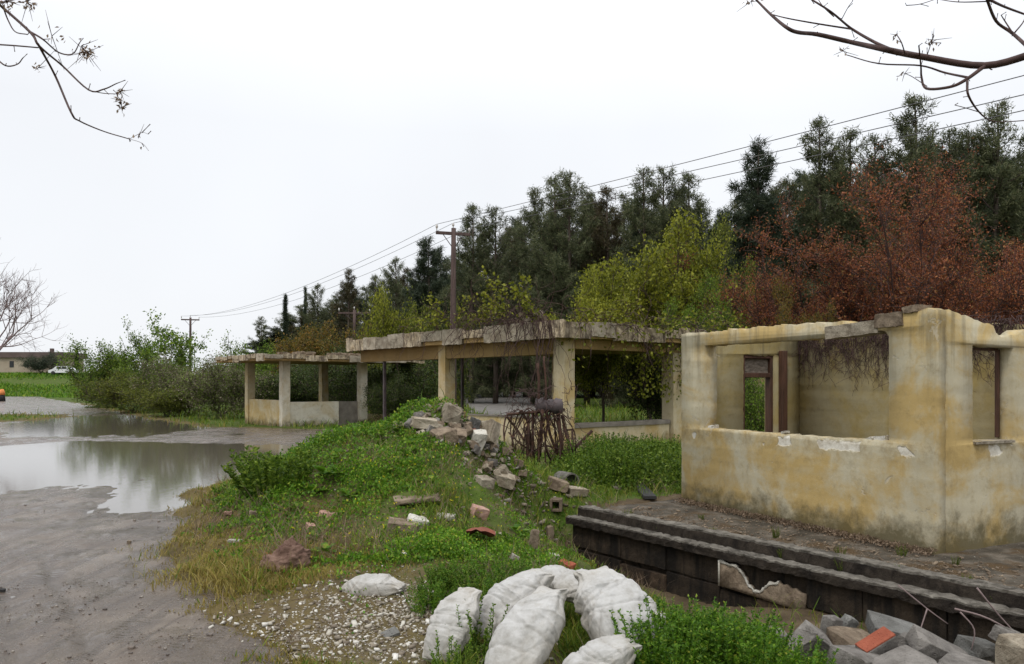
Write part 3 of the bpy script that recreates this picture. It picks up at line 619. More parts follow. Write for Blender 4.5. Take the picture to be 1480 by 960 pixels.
def build_shelters():
    rs = random.Random(4)
    # ---- small shelter
    F = Frame((-9.0, 31.5), (-11.3, 34.3))
    T = empty('small_shelter', (0, 0, 0), 'small open concrete shelter with thin flat roof and low yellow wall beside the gravel lot', 'shelter')
    w = .16
    for u, v, m in ((0, 0, 'pale_plaster'), (3.44, 0, 'pale_plaster'), (0, 3.62, 'shelter_plaster'), (3.44, 3.62, 'shelter_plaster')):
        fbox(F, T, 'post', u - w, u + w, v - w, v + w, -.15, 2.62, m, cuts=(2, 2, 8), amp=.012, seed=u + v)
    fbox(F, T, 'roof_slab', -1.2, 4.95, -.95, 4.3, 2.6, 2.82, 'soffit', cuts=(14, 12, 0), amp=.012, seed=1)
    fascia(F, T, 'u', -1.22, 3.9, -.96, 2.58, 2.86, rs, .8); fascia(F, T, 'v', -.9, 4.3, -1.21, 2.58, 2.86, rs, .8)
    fbox(F, T, 'fascia_panel', 2.9, 4.96, -1.05, -.98, 2.60, 2.93, 'pale_concrete', cuts=(10, 1, 2), amp=.012, seed=9)
    fbox(F, T, 'broken_roof_end', 4.95, 6.0, -.9, 1.2, 2.62, 2.74, 'fascia_concrete', cuts=(6, 6, 1), amp=.03, seed=12, tilt=-.06)
    for i in range(9):
        u = rs.uniform(-.6, 2.6); fbox(F, T, 'roof_debris', u, u + rs.uniform(.25, .7), -.85, -.5 + rs.uniform(0, .3), 2.84, 2.84 + rs.uniform(.05, .17), 'brown_rubble', cuts=(3, 3, 2), amp=.045, seed=i * 3.7)
    fbox(F, T, 'low_wall', -.09, .09, .16, 3.46, -.15, 1.05, 'shelter_plaster', cuts=(0, 8, 4), amp=.008, seed=2)
    fbox(F, T, 'low_wall', .16, 2.3, -.1, .08, -.15, .98, 'pale_plaster', cuts=(8, 0, 4), amp=.01, seed=3)
    fbox(F, T, 'low_wall', 2.3, 3.28, .1, .24, -.15, .97, 'grey_plaster', cuts=(4, 0, 4), amp=.01, seed=4)
    fbox(F, T, 'low_wall', 3.6, 5.0, .1, .28, -.15, .42, 'shelter_plaster', cuts=(4, 0, 2), amp=.02, seed=5)
    # ---- large shelter
    F = Frame((1.24, 19.0), (-5.14, 26.5)); L = 9.85
    T = empty('large_shelter', (0, 0, 0), 'long open concrete shelter with thick cracked flat roof overgrown by creeper behind the mound', 'shelter')
    w = .17
    def post(u, v, m='shelter_plaster', w=w): fbox(F, T, 'post', u - w, u + w, v - w, v + w, -.2, 2.8, m, cuts=(2, 2, 9), amp=.01, seed=u * 3 + v)
    post(0.12, 0.12, w=.18); post(0.12, 4.95); post(4.35, .2, w=.2); post(8.6, .2); post(8.6, 9.2)
    fbox(F, T, 'steel_post', .08, .16, 8.3, 8.38, -.1, 2.8, 'dull_steel'); fbox(F, T, 'steel_post', 3.4, 3.48, 8.6, 8.68, -.1, 2.8, 'dull_steel')
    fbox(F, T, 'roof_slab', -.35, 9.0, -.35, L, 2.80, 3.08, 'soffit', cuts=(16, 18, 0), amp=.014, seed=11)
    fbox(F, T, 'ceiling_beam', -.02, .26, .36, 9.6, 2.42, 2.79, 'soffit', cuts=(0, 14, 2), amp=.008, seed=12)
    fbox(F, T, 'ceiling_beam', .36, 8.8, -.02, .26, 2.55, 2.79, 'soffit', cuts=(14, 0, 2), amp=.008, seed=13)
    fascia(F, T, 'v', -.42, L, -.38, 2.77, 3.2, rs, .85); fascia(F, T, 'u', -.40, 9.0, -.38, 2.77, 3.2, rs, .85)
    fbox(F, T, 'low_wall', .02, .2, .34, 4.78, -.2, .84, 'shelter_plaster', cuts=(0, 10, 4), amp=.008, seed=14)
    fbox(F, T, 'low_wall', .34, 4.1, .1, .3, -.2, .62, 'shelter_plaster', cuts=(10, 0, 4), amp=.01, seed=15)
    fbox(F, T, 'wall_coping', .34, 4.1, .06, .34, .62, .73, 'grey_plaster', cuts=(10, 1, 1), amp=.012, seed=16)
    fbox(F, T, 'wall_coping', -.01, .23, .34, 4.78, .843, .875, 'grey_plaster', cuts=(1, 10, 0), amp=.006, seed=17)
    fbox(F, T, 'low_wall', 4.6, 9.0, .1, .3, -.2, .66, 'shelter_plaster', cuts=(10, 0, 4), amp=.01, seed=19)
    # brick stub on the roof
    for r_ in range(3):
        for c_ in range(6):
            if r_ == 2 and c_ in (0, 4, 5): continue
            u = -.2; v = .3 + c_ * .27 + (r_ % 2) * .12
            fbox(F, T, 'brick', u - .06, u + .06, v, v + .25, 3.085 + r_ * .135, 3.21 + r_ * .135, 'brown_rubble' if (c_ + r_) % 3 else 'pale_concrete', amp=.0, bevel=.008)
    return F
LF = build_shelters()

# ------------------------------------------------------------------ plants
def conifer(rng, H, rw, base=.18, dens=1.0, up=(-.05, .5), prof=.75, needle=.34, cyp=False):
    tg, cg = Geo(), Geo(); a_off = rng.uniform(0, 6)
    wob = rng.normal(0, .02 * H / 10, (9, 2)).cumsum(0) * (.3 if cyp else 1); zz = np.linspace(0, H, 9)
    tp = np.column_stack([wob - wob[0], zz]); g_line(tg, tp, np.linspace(.017 * H, .02, 9), 6, 1)
    nb = int(H * (9 if cyp else 6.5) * dens ** .5); S0, S1, RA, RB, TP, TD = [], [], [], [], [], []
    for i in range(nb):
        t = (i + rng.random()) / nb; a_ = rng.uniform(0, 2 * np.pi); z = H * (base + (1 - base) * t * .985); c = np.array([np.interp(z, zz, tp[:, 0]), np.interp(z, zz, tp[:, 1]), z])
        pr = (1 - t) ** prof * (.5 + .5 * min(1, t * 4 + .25)); L = rw * pr * (rng.uniform(.55, 1.15) * (1 + .16 * math.sin(t * 17 + a_off + 2 * a_)) if not cyp else rng.uniform(.7, 1.)) + (.22 if not cyp else .12)
        a = a_; el = up[0] + (up[1] - up[0]) * t + rng.normal(0, .14)
        d = np.array([np.cos(a) * np.cos(el), np.sin(a) * np.cos(el), np.sin(el)]); p = c.copy(); n = 5
        pts = [p]
        for k in range(n):
            d = d + np.array([0, 0, .06 if not cyp else .2]) + rng.normal(0, .07, 3); d /= np.linalg.norm(d); p = p + d * L / n; pts.append(p)
        pts = np.array(pts); S0.append(pts[:-1]); S1.append(pts[1:]); r = np.linspace(.012 * L + .012, .008, n + 1); RA.append(r[:-1]); RB.append(r[1:])
        ns = max(3, int(L * 5.5 * dens))
        for k in range(ns):
            f = rng.uniform(.22, 1); q = np.array([np.interp(f * n, range(n + 1), pts[:, j]) for j in range(3)])
            sd_ = unit(d + rng.normal(0, .75, 3) + [0, 0, .15]); l = rng.uniform(.2, .5) * (L * .38 + .25) * (1.15 - f * .5); e = q + sd_ * l
            S0.append(q[None]); S1.append(e[None]); RA.append([.008]); RB.append([.004])
            nt = max(1, int(l / .13)); ff = rng.uniform(.25, 1.05, nt)[:, None]; TP.append(q + (e - q) * ff); TD.append(np.repeat(sd_[None], nt, 0))
    g_tubes(tg, np.concatenate(S0), np.concatenate(S1), np.concatenate(RA), np.concatenate(RB), 3)
    TP, TD = np.concatenate(TP), np.concatenate(TD); m = 20
    P = np.repeat(TP, m, 0); D = unit(np.repeat(TD, m, 0) * .6 + rng.normal(0, .7, (len(P), 3)) + [0, 0, .1])
    g_blades(cg, P + rng.normal(0, .1, P.shape), D, needle * rng.uniform(.6, 1.15, len(P)), .034 * rng.uniform(.7, 1.4, len(P)), rng)
    return tg, cg

def broadleaf(rng, H, R, base, stems=1, limbs=7, subs=6, twigs=6, leaves=34, leafL=.09, spread=.22, upb=.55, r0=None, tw_len=.8, squash=1.0, fine=False):
    tg, cg = Geo(), Geo(); S0, S1, RA, RB = [], [], [], []; LP = []
    r0 = r0 or .016 * H
    def seg(p, d, L, ra, rb, n=3, jit=.12, lift=.04):
        pts = [p]
        for k in range(n):
            d = unit(d + rng.normal(0, jit, 3) + [0, 0, lift]); p = p + d * L / n; pts.append(p)
        pts = np.array(pts); r = np.linspace(ra, rb, n + 1); S0.append(pts[:-1]); S1.append(pts[1:]); RA.append(r[:-1]); RB.append(r[1:]); return pts, d
    for s in range(stems):
        p0 = np.array([rng.normal(0, .12 * R), rng.normal(0, .12 * R), -.1]) if stems > 1 else np.array([0, 0, -.1])
        lean = np.array([rng.normal(0, .35), rng.normal(0, .35), 1]) if stems > 1 else np.array([rng.normal(0, .06), rng.normal(0, .06), 1])
        tr, td = seg(p0, unit(lean), H * (base + .3), r0 / stems ** .5, r0 * .55 / stems ** .5, 5, .06)
        nl = max(2, limbs // stems)
        for i in range(nl):
            f = rng.uniform(base / (base + .3), 1.0) if i else 1.0; c = np.array([np.interp(f * 5, range(6), tr[:, j]) for j in range(3)])
            a = 2.4 * i + s + rng.normal(0, .4); e = upb + rng.normal(0, .2); dz = (H - c[2]) * .75
            d = np.array([np.cos(a) * np.cos(e), np.sin(a) * np.cos(e), np.sin(e)]); L = min(R * rng.uniform(.6, 1.0) / max(np.cos(e), .3), dz / max(np.sin(e), .15) + .3)
            bp, bd = seg(c, d, L, r0 * .4 / stems ** .5, r0 * .14, 4)
            for k in range(subs):
                f2 = rng.uniform(.2, 1) if k else 1.; c2 = np.array([np.interp(f2 * 4, range(5), bp[:, j]) for j in range(3)])
                d2 = unit(bd * .6 + rng.normal(0, .6, 3) + [0, 0, .3]); L2 = R * .36 * rng.uniform(.5, 1.1)
                sp, s_d = seg(c2, d2, L2, r0 * .12, .012, 3)
                for t_ in range(twigs):
                    f3 = rng.uniform(.2, 1) if t_ else 1.; c3 = np.array([np.interp(f3 * 3, range(4), sp[:, j]) for j in range(3)])
                    d3 = unit(s_d * .5 + rng.normal(0, .6, 3) + [0, 0, .35]); wp, _ = seg(c3, d3, tw_len * rng.uniform(.4, 1.0), .011, .005, 2)
                    n = leaves; ff = rng.uniform(.15, 1.1, n)[:, None]; LP.append(wp[0] + (wp[-1] - wp[0]) * ff + rng.normal(0, spread, (n, 3)))
    g_tubes(tg, np.concatenate(S0), np.concatenate(S1), np.concatenate(RA), np.concatenate(RB), 4 if not fine else 3)
    LP = np.concatenate(LP); LP[:, 2] = np.maximum(LP[:, 2], .02)
    D = unit(rng.normal(0, 1, LP.shape) + [0, 0, .25]); g_leaves(cg, LP, D, leafL * rng.uniform(.6, 1.3, len(LP)), leafL * .62 * rng.uniform(.6, 1.2, len(LP)), rng)
    return tg, cg

PROTO = {}
def proto(key, fn, leaf, bark='bark', part=('trunk', 'crown')):
    tg, cg = fn; tm, cmh = tg.mesh(part[0]), cg.mesh(part[1]); tm.materials.append(MAT[bark]); cmh.materials.append(MAT[leaf]); PROTO[key] = (tm, cmh, part, leaf)
def plant(key, name, loc, sc, label, cat, group=None, rz=0.0, sxy=None, leaf=None):
    tm, cmh, part, lf = PROTO[key]; o = empty(name, loc, label, cat, group, rz); o.scale = (sxy or sc, sxy or sc, sc)
    for me, nm in ((tm, part[0]), (cmh, part[1])):
        c = bpy.data.objects.new(nm, me); COL.objects.link(c); c.parent = o
        if leaf and nm == part[1]: c.material_slots[0].link = 'OBJECT'; c.material_slots[0].material = MAT[leaf]
    return o

def build_trees():
    r = lambda s: np.random.default_rng(s)
    for i in range(4): proto(f'pine{i}', conifer(r(20 + i), 12, 3.1 + .15 * i, base=(.04, .06, .04, .08)[i], dens=(1.55, 1.25, 1.65, 1.05)[i], up=((.0, .75), (.1, .8), (-.1, .65), (.15, .9))[i], prof=(.72, .62, .8, .58)[i], needle=.22), 'pine')
    proto('dark0', conifer(r(30), 12, 3.4, .04, 1.8, (-.05, .5), .72, .34), 'dark_conifer')
    proto('cyp', conifer(r(31), 12, 1.0, .03, 2.2, (.9, 1.25), .5, .3, True), 'dark_conifer')
    def top(key, px, py, Y, name, label, cat='pine tree', group='conifers of the wood behind the ruins', w=None, rz=0.0, leaf=None, Hm=12.0, wm=5.4):
        x = (px - 740) / FPX * Y; z = gz(x, Y); H = CAM_H + (HZ - py) / FPX * Y - z
        return plant(key, name, (x, Y, z), H / Hm, label, cat, group, rz, max(w / wm / FPX * Y, 1.0 * H / Hm if name == 'pine_tree' else 0) if w else None, leaf)
    TR = [('pine1', 378, 458, 118, 34, 'small grey pine at the far left end of the wood'),
          ('cyp', 413, 427, 106, 26, 'dark pointed cypress, left one of the pair at the wood edge'),
          ('cyp', 441, 416, 104, 20, 'slimmest dark cypress, right one of the pair at the wood edge'),
          ('pine3', 460, 412, 100, 40, 'grey green pine just right of the slim cypress pair'),
          ('pine0', 503, 389, 92, 52, 'pine with browning needles left of the long rise of trees'),
          ('pine2', 541, 398, 88, 60, 'low full pine between the browning pine and the utility pole'),
          ('pine3', 573, 374, 84, 44, 'thin topped pine some way left of the utility pole'),
          ('dark0', 621, 344, 76, 86, 'broad dark pine immediately left of the wooden utility pole'),
          ('pine2', 681, 296, 68, 74, 'tall pine rising just right of the wooden utility pole'),
          ('pine1', 716, 300, 66, 60, 'loose open pine, second to the right of the utility pole'),
          ('pine0', 771, 272, 63, 76, 'full pine with wide crown, third right of the utility pole'),
          ('pine3', 801, 256, 60, 56, 'sparse see-through pine left of the tall spindly one'),
          ('pine1', 823, 249, 58, 60, 'tall spindly pine above the left edge of the yellow green tree'),
          ('pine3', 848, 276, 60, 50, 'short gappy pine behind the top left of the yellow green tree'),
          ('pine2', 874, 270, 58, 66, 'grey pine with brown lower boughs beside the yellow green tree'),
          ('pine0', 931, 244, 55, 72, 'pine peeping over the yellow green tree, leftmost of three tops'),
          ('pine1', 960, 245, 54, 62, 'pine peeping over the yellow green tree, middle of three tops'),
          ('pine2', 992, 250, 54, 62, 'pine peeping over the yellow green tree, rightmost of three tops'),
          ('dark0', 1092, 205, 46, 112, 'near black dense conifer standing alone in a gap of sky'),
          ('pine3', 1140, 262, 48, 60, 'small ragged conifer to the right of the near black one'),
          ('pine0', 1187, 173, 46, 92, 'pointed pine above the left shoulder of the rusty red tree'),
          ('pine3', 1231, 190, 46, 60, 'narrow pine tip between two larger pines over the red tree'),
          ('pine1', 1266, 200, 46, 74, 'pale loose pine over the middle of the rusty red trees'),
          ('pine2', 1318, 138, 44, 104, 'tallest pine of the wood, rising over the red trees'),
          ('pine0', 1372, 188, 45, 84, 'dark pine tucked right of the tallest pine'),
          ('pine3', 1398, 192, 45, 70, 'thin pine second to the right of the tallest pine'),
          ('pine1', 1441, 150, 44, 92, 'open crowned pine below the drooping bare twig'),
          ('pine2', 1485, 198, 44, 90, 'pine cut off at the right end of the wood')]
    for i, (k, px, py, Y, w, lb) in enumerate(TR):
        nm = 'cypress_tree' if k == 'cyp' else 'pine_tree'
        top(k, px, py, Y, nm, lb, 'cypress' if k == 'cyp' else 'pine tree', w=w, rz=i * 2.1, wm=2.4 if k == 'cyp' else 4.1, leaf='brown_pine' if i in (4, 14) else None)
    # rows deeper in the wood: nothing tells one from another
    rs = random.Random(11)
    for i in range(60):
        px = 395 + i * 19.5 + rs.uniform(-8, 8); Y = np.interp(px, [400, 700, 1000, 1550], [118, 82, 70, 58]) + rs.uniform(-3, 6); py = np.interp(px, [400, 470, 560, 640, 760, 900, 1050, 1200, 1330, 1550], [462, 428, 400, 362, 312, 282, 300, 240, 208, 222]) + rs.uniform(-6, 16)
        top(f'pine{i % 4}' if i % 3 else 'dark0', px, py, Y, 'pine_tree', 'pine standing deeper in the wood, behind the front row of conifers', 'pine tree', 'pines deeper in the wood', w=rs.uniform(95, 130), rz=i * 1.7, leaf='brown_pine' if i % 7 == 3 else None)
    # broadleaved trees
    proto('lime0', broadleaf(r(41), 8.5, 3.4, .16, 1, 15, 8, 8, 30, .14, .18, .7), 'lime')
    proto('lime1', broadleaf(r(42), 8.0, 3.0, .14, 3, 16, 7, 8, 30, .13, .18, .7), 'olive_leaf')
    proto('red0', broadleaf(r(43), 8.4, 3.9, .08, 3, 20, 9, 10, 32, .075, .10, .72, tw_len=1.3), 'red_leaf', 'twig')
    proto('red1', broadleaf(r(44), 8.2, 3.8, .06, 4, 22, 9, 9, 32, .075, .10, .68, tw_len=1.3), 'red_leaf', 'twig')
    proto('bush0', broadleaf(r(45), 3.2, 1.7, .02, 6, 18, 6, 5, 30, .11, .13, .75, .05 and .06), 'green_leaf', part=('stem', 'foliage'))
    proto('bush1', broadleaf(r(46), 3.0, 1.9, .02, 7, 21, 6, 5, 26, .10, .14, .6, .06), 'deep_leaf', part=('stem', 'foliage'))
    proto('thin', broadleaf(r(47), 5.2, 1.5, .2, 3, 9, 4, 4, 20, .16, .14, .9, .07), 'green_leaf', part=('stem', 'foliage'))
    def bl(key, px, py, Y, w, name, lb, cat, grp=None, leaf=None, Hm=8.4, wm=7.0, rz=0.):
        return top(key, px, py, Y, name, lb, cat, grp, w, rz, leaf, Hm, wm)
    bl('lime0', 940, 266, 33, 225, 'budding_tree', 'tall yellow green budding tree behind the large shelter roof', 'tree', rz=.4)
    bl('lime0', 872, 345, 31, 150, 'budding_tree', 'lower lime green tree leaning over the large shelter roof', 'tree', rz=2.2, leaf='lime')
    bl('lime1', 1055, 308, 38, 130, 'budding_tree', 'olive green budding tree left of the rusty red trees', 'tree', rz=1.2)
    bl('lime1', 1010, 385, 29, 120, 'budding_tree', 'fresh green low tree over the roof end of the large shelter', 'tree', rz=4., leaf='green_leaf')
    bl('red1', 1190, 296, 29, 275, 'russet_tree', 'rusty red budding tree, left and lowest of the three over the booth', 'tree', 'rusty red trees behind the booth')
    bl('red0', 1312, 246, 27, 290, 'russet_tree', 'rusty red budding tree, widest of the three over the booth', 'tree', 'rusty red trees behind the booth', rz=1.)
    bl('red1', 1445, 258, 26, 270, 'russet_tree', 'rusty red budding tree, right of the three, past the booth corner', 'tree', 'rusty red trees behind the booth', rz=2.5)
    bl('lime1', 1130, 395, 25, 120, 'budding_tree', 'brownish olive small tree between shelter end and red trees', 'tree', rz=5., leaf='orange_leaf')
    BU_ = [('bush0', 158, 505, 58, 100, 'green_leaf', 'bright green rounded bush where the road bends away'),
           ('bush0', 222, 512, 52, 110, 'green_leaf', 'fresh green bush under the tall slender saplings'),
           ('bush1', 195, 540, 47, 110, 'olive_leaf', 'dark low bush along the verge in front of the bright green one'),
           ('bush1', 265, 522, 43, 110, 'mauve_leaf', 'mottled pinkish grey bush halfway along the verge'),
           ('bush1', 315, 520, 39, 110, 'mauve_leaf', 'greyish twiggy bush just left of the small shelter'),
           ('bush1', 240, 555, 41, 100, 'olive_leaf', 'dark brown-green bush hugging the verge below the pinkish one'),
           ('bush0', 350, 505, 48, 90, 'green_leaf', 'spring green bush peeping over the left end of the small roof'),
           ('bush0', 430, 482, 56, 110, 'orange_leaf', 'yellow orange bush above the small shelter roof'),
           ('bush0', 490, 482, 54, 110, 'orange_leaf', 'amber tinged bush left of the large shelter roof end'),
           ('bush0', 575, 437, 46, 90, 'lime', 'rounded yellow green bush over the large shelter roof end'),
           ('bush0', 640, 455, 44, 90, 'olive_leaf', 'olive bush at the foot of the wooden utility pole')]
    for i, (k, px, py, Y, w, lf, lb) in enumerate(BU_): bl(k, px, py, Y, w, 'bush', lb, 'bush', 'bushes beyond the road and shelters', lf, 3.2, 3.8, i * 1.3)
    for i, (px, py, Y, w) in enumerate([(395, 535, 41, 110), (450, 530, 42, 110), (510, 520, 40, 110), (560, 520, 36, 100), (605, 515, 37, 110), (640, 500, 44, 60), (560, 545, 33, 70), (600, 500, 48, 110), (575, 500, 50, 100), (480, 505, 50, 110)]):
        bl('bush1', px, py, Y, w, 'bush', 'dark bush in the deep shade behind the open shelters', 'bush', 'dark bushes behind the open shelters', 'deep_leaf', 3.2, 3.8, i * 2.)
    for i, (px, py, Y, w, lf, lb) in enumerate([(955, 500, 25.5, 95, 'deep_leaf', 'dark leafy bush behind the right hand pier of the large shelter'), (895, 505, 82, 110, 'olive_leaf', 'olive bush seen through the right bay of the large shelter'),
                                                 (850, 480, 84, 90, 'deep_leaf', 'dark bush far behind the right bay of the large shelter'), (775, 495, 96, 110, 'deep_leaf', 'dark bush beyond the gravel path seen under the shelter'), (700, 500, 98, 90, 'olive_leaf', 'olive bush beyond the gravel path seen beside the left post'), (1085, 520, 17, 90, 'green_leaf', 'green bush seen through the doorway of the booth')]):
        bl('bush1', px, py, Y, w, 'bush', lb, 'bush', None, lf, 3.2, 3.8, i * 2.)
    for px, py, Y, w, lb in ((206, 472, 50, 46, 'slender sapling with few leaves, left of the two above the verge'), (243, 460, 48, 88, 'tall thin leafed sapling in front of the far utility pole')):
        bl('thin', px, py, Y, w, 'sapling', lb, 'sapling', None, None, 5.2, 3.4, px)
    # far left: trees on the skyline beyond the bank
    for px, py, Y, w, lb in ((111, 504, 150, 16, 'dark rounded cypress on the skyline beyond the green bank'), (92, 511, 158, 7, 'tiny narrow cypress on the skyline beside the white car')):
        top('cyp', px, py, Y, 'cypress_tree', lb, 'cypress', None, w, 0, None, 12, 2.4)
    x, Y = (58 - 740) / FPX * 130, 130
    plant('bush1', 'bush', (x, Y, gz(x, Y)), 1.05, 'wide dark bush in front of the long far building', 'bush', None, 0, 1.55, 'dark_conifer')
build_trees()

# bare trees: one far at the left edge, two near whose boughs reach into the picture
def build_bare():
    rng = np.random.default_rng(77)
    g = Geo()
    def rec(p, d, L, r, lv):
        n = 4; pts = [p]
        for k in range(n): d = unit(d + rng.normal(0, .13, 3) + [0, 0, .06]); p = p + d * L / n; pts.append(p)
        g_line(g, pts, np.linspace(r, r * .55, n + 1), 4 if lv > 2 else 3, 1)
        if lv:
            for k in range(4 if lv > 1 else 4):
                q = pts[rng.integers(2, n + 1)]; rec(q, unit(d * .75 + rng.normal(0, .5, 3) + [0, 0, .15]), L * rng.uniform(.55, .8), r * .55, lv - 1)
    x, Y = (-32 - 740) / FPX * 42, 42
    tr = Geo(); g_line(tr, [[0, 0, -.2], [.1, 0, 1.2], [0, .1, 2.6]], [.2, .16, .13], 8, 2)
    for k in range(6): rec(np.array([0, .1, 2.3 + .05 * k]), unit(np.array([math.cos(k * 1.05 + .1) * .75, math.sin(k * 1.05) * .75, .95])), 2.75, .08, 4)
    o = empty('bare_tree', (x, Y, gz(x, Y)), 'leafless pinkish grey tree at the far left edge beside the road', 'tree')
    link('trunk', tr.mesh('trunk'), MAT['grey_twig'], o); link('crown', g.mesh('crown'), MAT['grey_twig'], o)

    def near(name_label, trunk, bough, lines, buds, Y0, rad):
        g = Geo(); tg = Geo(); o = empty('bare_tree', (*trunk[0][:2], gz(*trunk[0][:2])), name_label, 'tree')
        off = np.array(o.location); tp = np.array(trunk, float); tp[0, 2] = off[2] - .2
        g_line(tg, tp - off, np.linspace(.17, .09, len(tp)), 10, 3)
        g_line(g, np.array(bough) - off, np.linspace(.075, rad[0], len(bough)), 8, 4)
        lg = Geo()
        for pts, r0, r1 in lines:
            P = [at(a, b, Y0 + (.25 * math.sin(a * .03 + b * .05))) for a, b in pts]; P = np.array(P); n = len(P)
            g_line(g, P - off, np.linspace(r0, r1, n), 6, 5)
            for q in range(len(P)):       # buds, spurs, short twigs
                if r0 < .03 and rng.random() < .8:
                    s_ = P[q]; d = rng.normal(0, .022, 3) + [0, 0, .012]; g_line(g, np.array([s_, s_ + d * .6, s_ + d]) - off, [.003, .002, .003], 4, 1)
        for a, b, n, sp in buds:
            c = at(a, b, Y0)
            for k in range(n):
                d = rng.normal(0, sp, 3); g_line(g, np.array([c, c + d * .5, c + d]) - off, [.0025, .002, .001], 3, 1)
            g_leaves(lg, c - off + rng.normal(0, sp * .45, (n * 2, 3)), unit(rng.normal(0, 1, (n * 2, 3)) - [0, 0, .5]), .03, .014, rng)
        link('trunk', tg.mesh('trunk', True), MAT['twig'], o); link('bough', g.mesh('bough', True), MAT['twig'], o)
        link('dead_leaves', lg.mesh('dead_leaves'), MAT['dead_leaf'], o)
    Yr = 5.2
    L = [([(1500, 76), (1423, 95), (1332, 82), (1281, 72), (1230, 61), (1182, 50), (1154, 47), (1137, 40), (1114, 21), (1094, 1), (1080, -12)], .024, .005),
         ([(1290, 73), (1262, 60), (1230, 41), (1202, 18), (1171, -2), (1150, -18)], .011, .004),
         ([(1230, 42), (1185, 35), (1140, 27), (1112, 20)], .006, .003),
         ([(1424, 95), (1395, 116), (1372, 126), (1339, 128), (1332, 112), (1331, 96), (1328, 66)], .013, .004),
         ([(1398, 112), (1365, 105), (1331, 95), (1270, 92), (1222, 79)], .008, .003),
         ([(1398, 117), (1400, 139), (1418, 165), (1440, 176), (1500, 173)], .008, .003),
         ([(1492, 74), (1463, 48), (1440, 31), (1426, -2), (1418, -25)], .012, .007),
         ([(1427, -2), (1452, 10), (1490, 24)], .009, .006), ([(1432, 2), (1385, 3), (1350, -2)], .004, .002),
         ([(1465, 50), (1452, 30), (1447, 22)], .005, .003), ([(1466, 48), (1480, 30), (1485, 10)], .005, .003),
         ([(1205, 24), (1190, 10), (1180, -5)], .004, .002), ([(1217, 27), (1225, 12), (1232, 2)], .003, .002),
         ([(1308, 78), (1303, 62), (1296, 50)], .004, .003), ([(1340, 80), (1345, 65), (1350, 52)], .003, .002), ([(1346, 62), (1360, 62)], .003, .002),
         ([(1310, 8), (1330, 6), (1355, -2)], .003, .002), ([(1340, 125), (1320, 112), (1310, 107)], .003, .002), ([(1418, 163), (1395, 156), (1380, 152)], .003, .002)]
    b0 = at(1500, 76, Yr + .25 * math.sin(1500 * .03 + 76 * .05))
    near('bare tree beside the plinth whose budding boughs cross the upper right sky', [(5.1, 2.6, 0), (5.0, 2.7, 1.6), (4.9, 2.9, 3.1), (4.95, 2.8, 4.4), (5.1, 2.6, 6.2)],
         [(4.93, 2.85, 3.2), (4.5, 3.8, 3.6), tuple(b0)], L, [(1086, 2, 5, .05), (1218, 74, 4, .04), (1348, 58, 6, .045), (1307, 107, 3, .03), (1296, 51, 3, .03)], Yr, [.026])
    Yl = 5.0
    L = [([(-15, -4), (5, 12), (45, 48), (57, 67), (90, 95), (128, 130), (150, 129), (168, 121)], .010, .003),
         ([(55, 64), (80, 110), (103, 163), (115, 175), (150, 190), (187, 201)], .008, .003),
         ([(42, 45), (62, 57), (85, 76), (105, 78), (115, 62)], .006, .003), ([(5, 12), (12, 30), (22, 46), (40, 50)], .005, .003),
         ([(-12, 64), (20, 66), (55, 69)], .005, .004), ([(-10, 80), (8, 95), (25, 93), (33, 84)], .005, .003), ([(130, 131), (150, 135), (170, 136)], .003, .002), ([(-10, 4), (10, 2), (35, -4)], .005, .003),
         ([(187, 201), (205, 207), (215, 218)], .0015, .001), ([(187, 201), (205, 192), (214, 194)], .0015, .001)]
    b0 = at(-15, -4, Yl + .25 * math.sin(-15 * .03 - 4 * .05))
    near('bare tree left of the road whose drooping twigs hang in the upper left sky', [(-6.5, 2.4, 0), (-6.3, 2.5, 1.8), (-6.1, 2.6, 3.6), (-6.2, 2.4, 6.0)], [(-6.1, 2.6, 3.7), (-4.8, 3.8, 4.5), tuple(b0)],
         L, [(40, 2, 16, .06), (125, 76, 16, .055), (118, 66, 6, .05), (174, 132, 8, .03), (174, 145, 8, .03), (176, 155, 6, .025), (10, 2, 10, .06), (75, 52, 5, .08), (55, 98, 4, .05), (200, 200, 2, .06)], Yl, [.011])
build_bare()

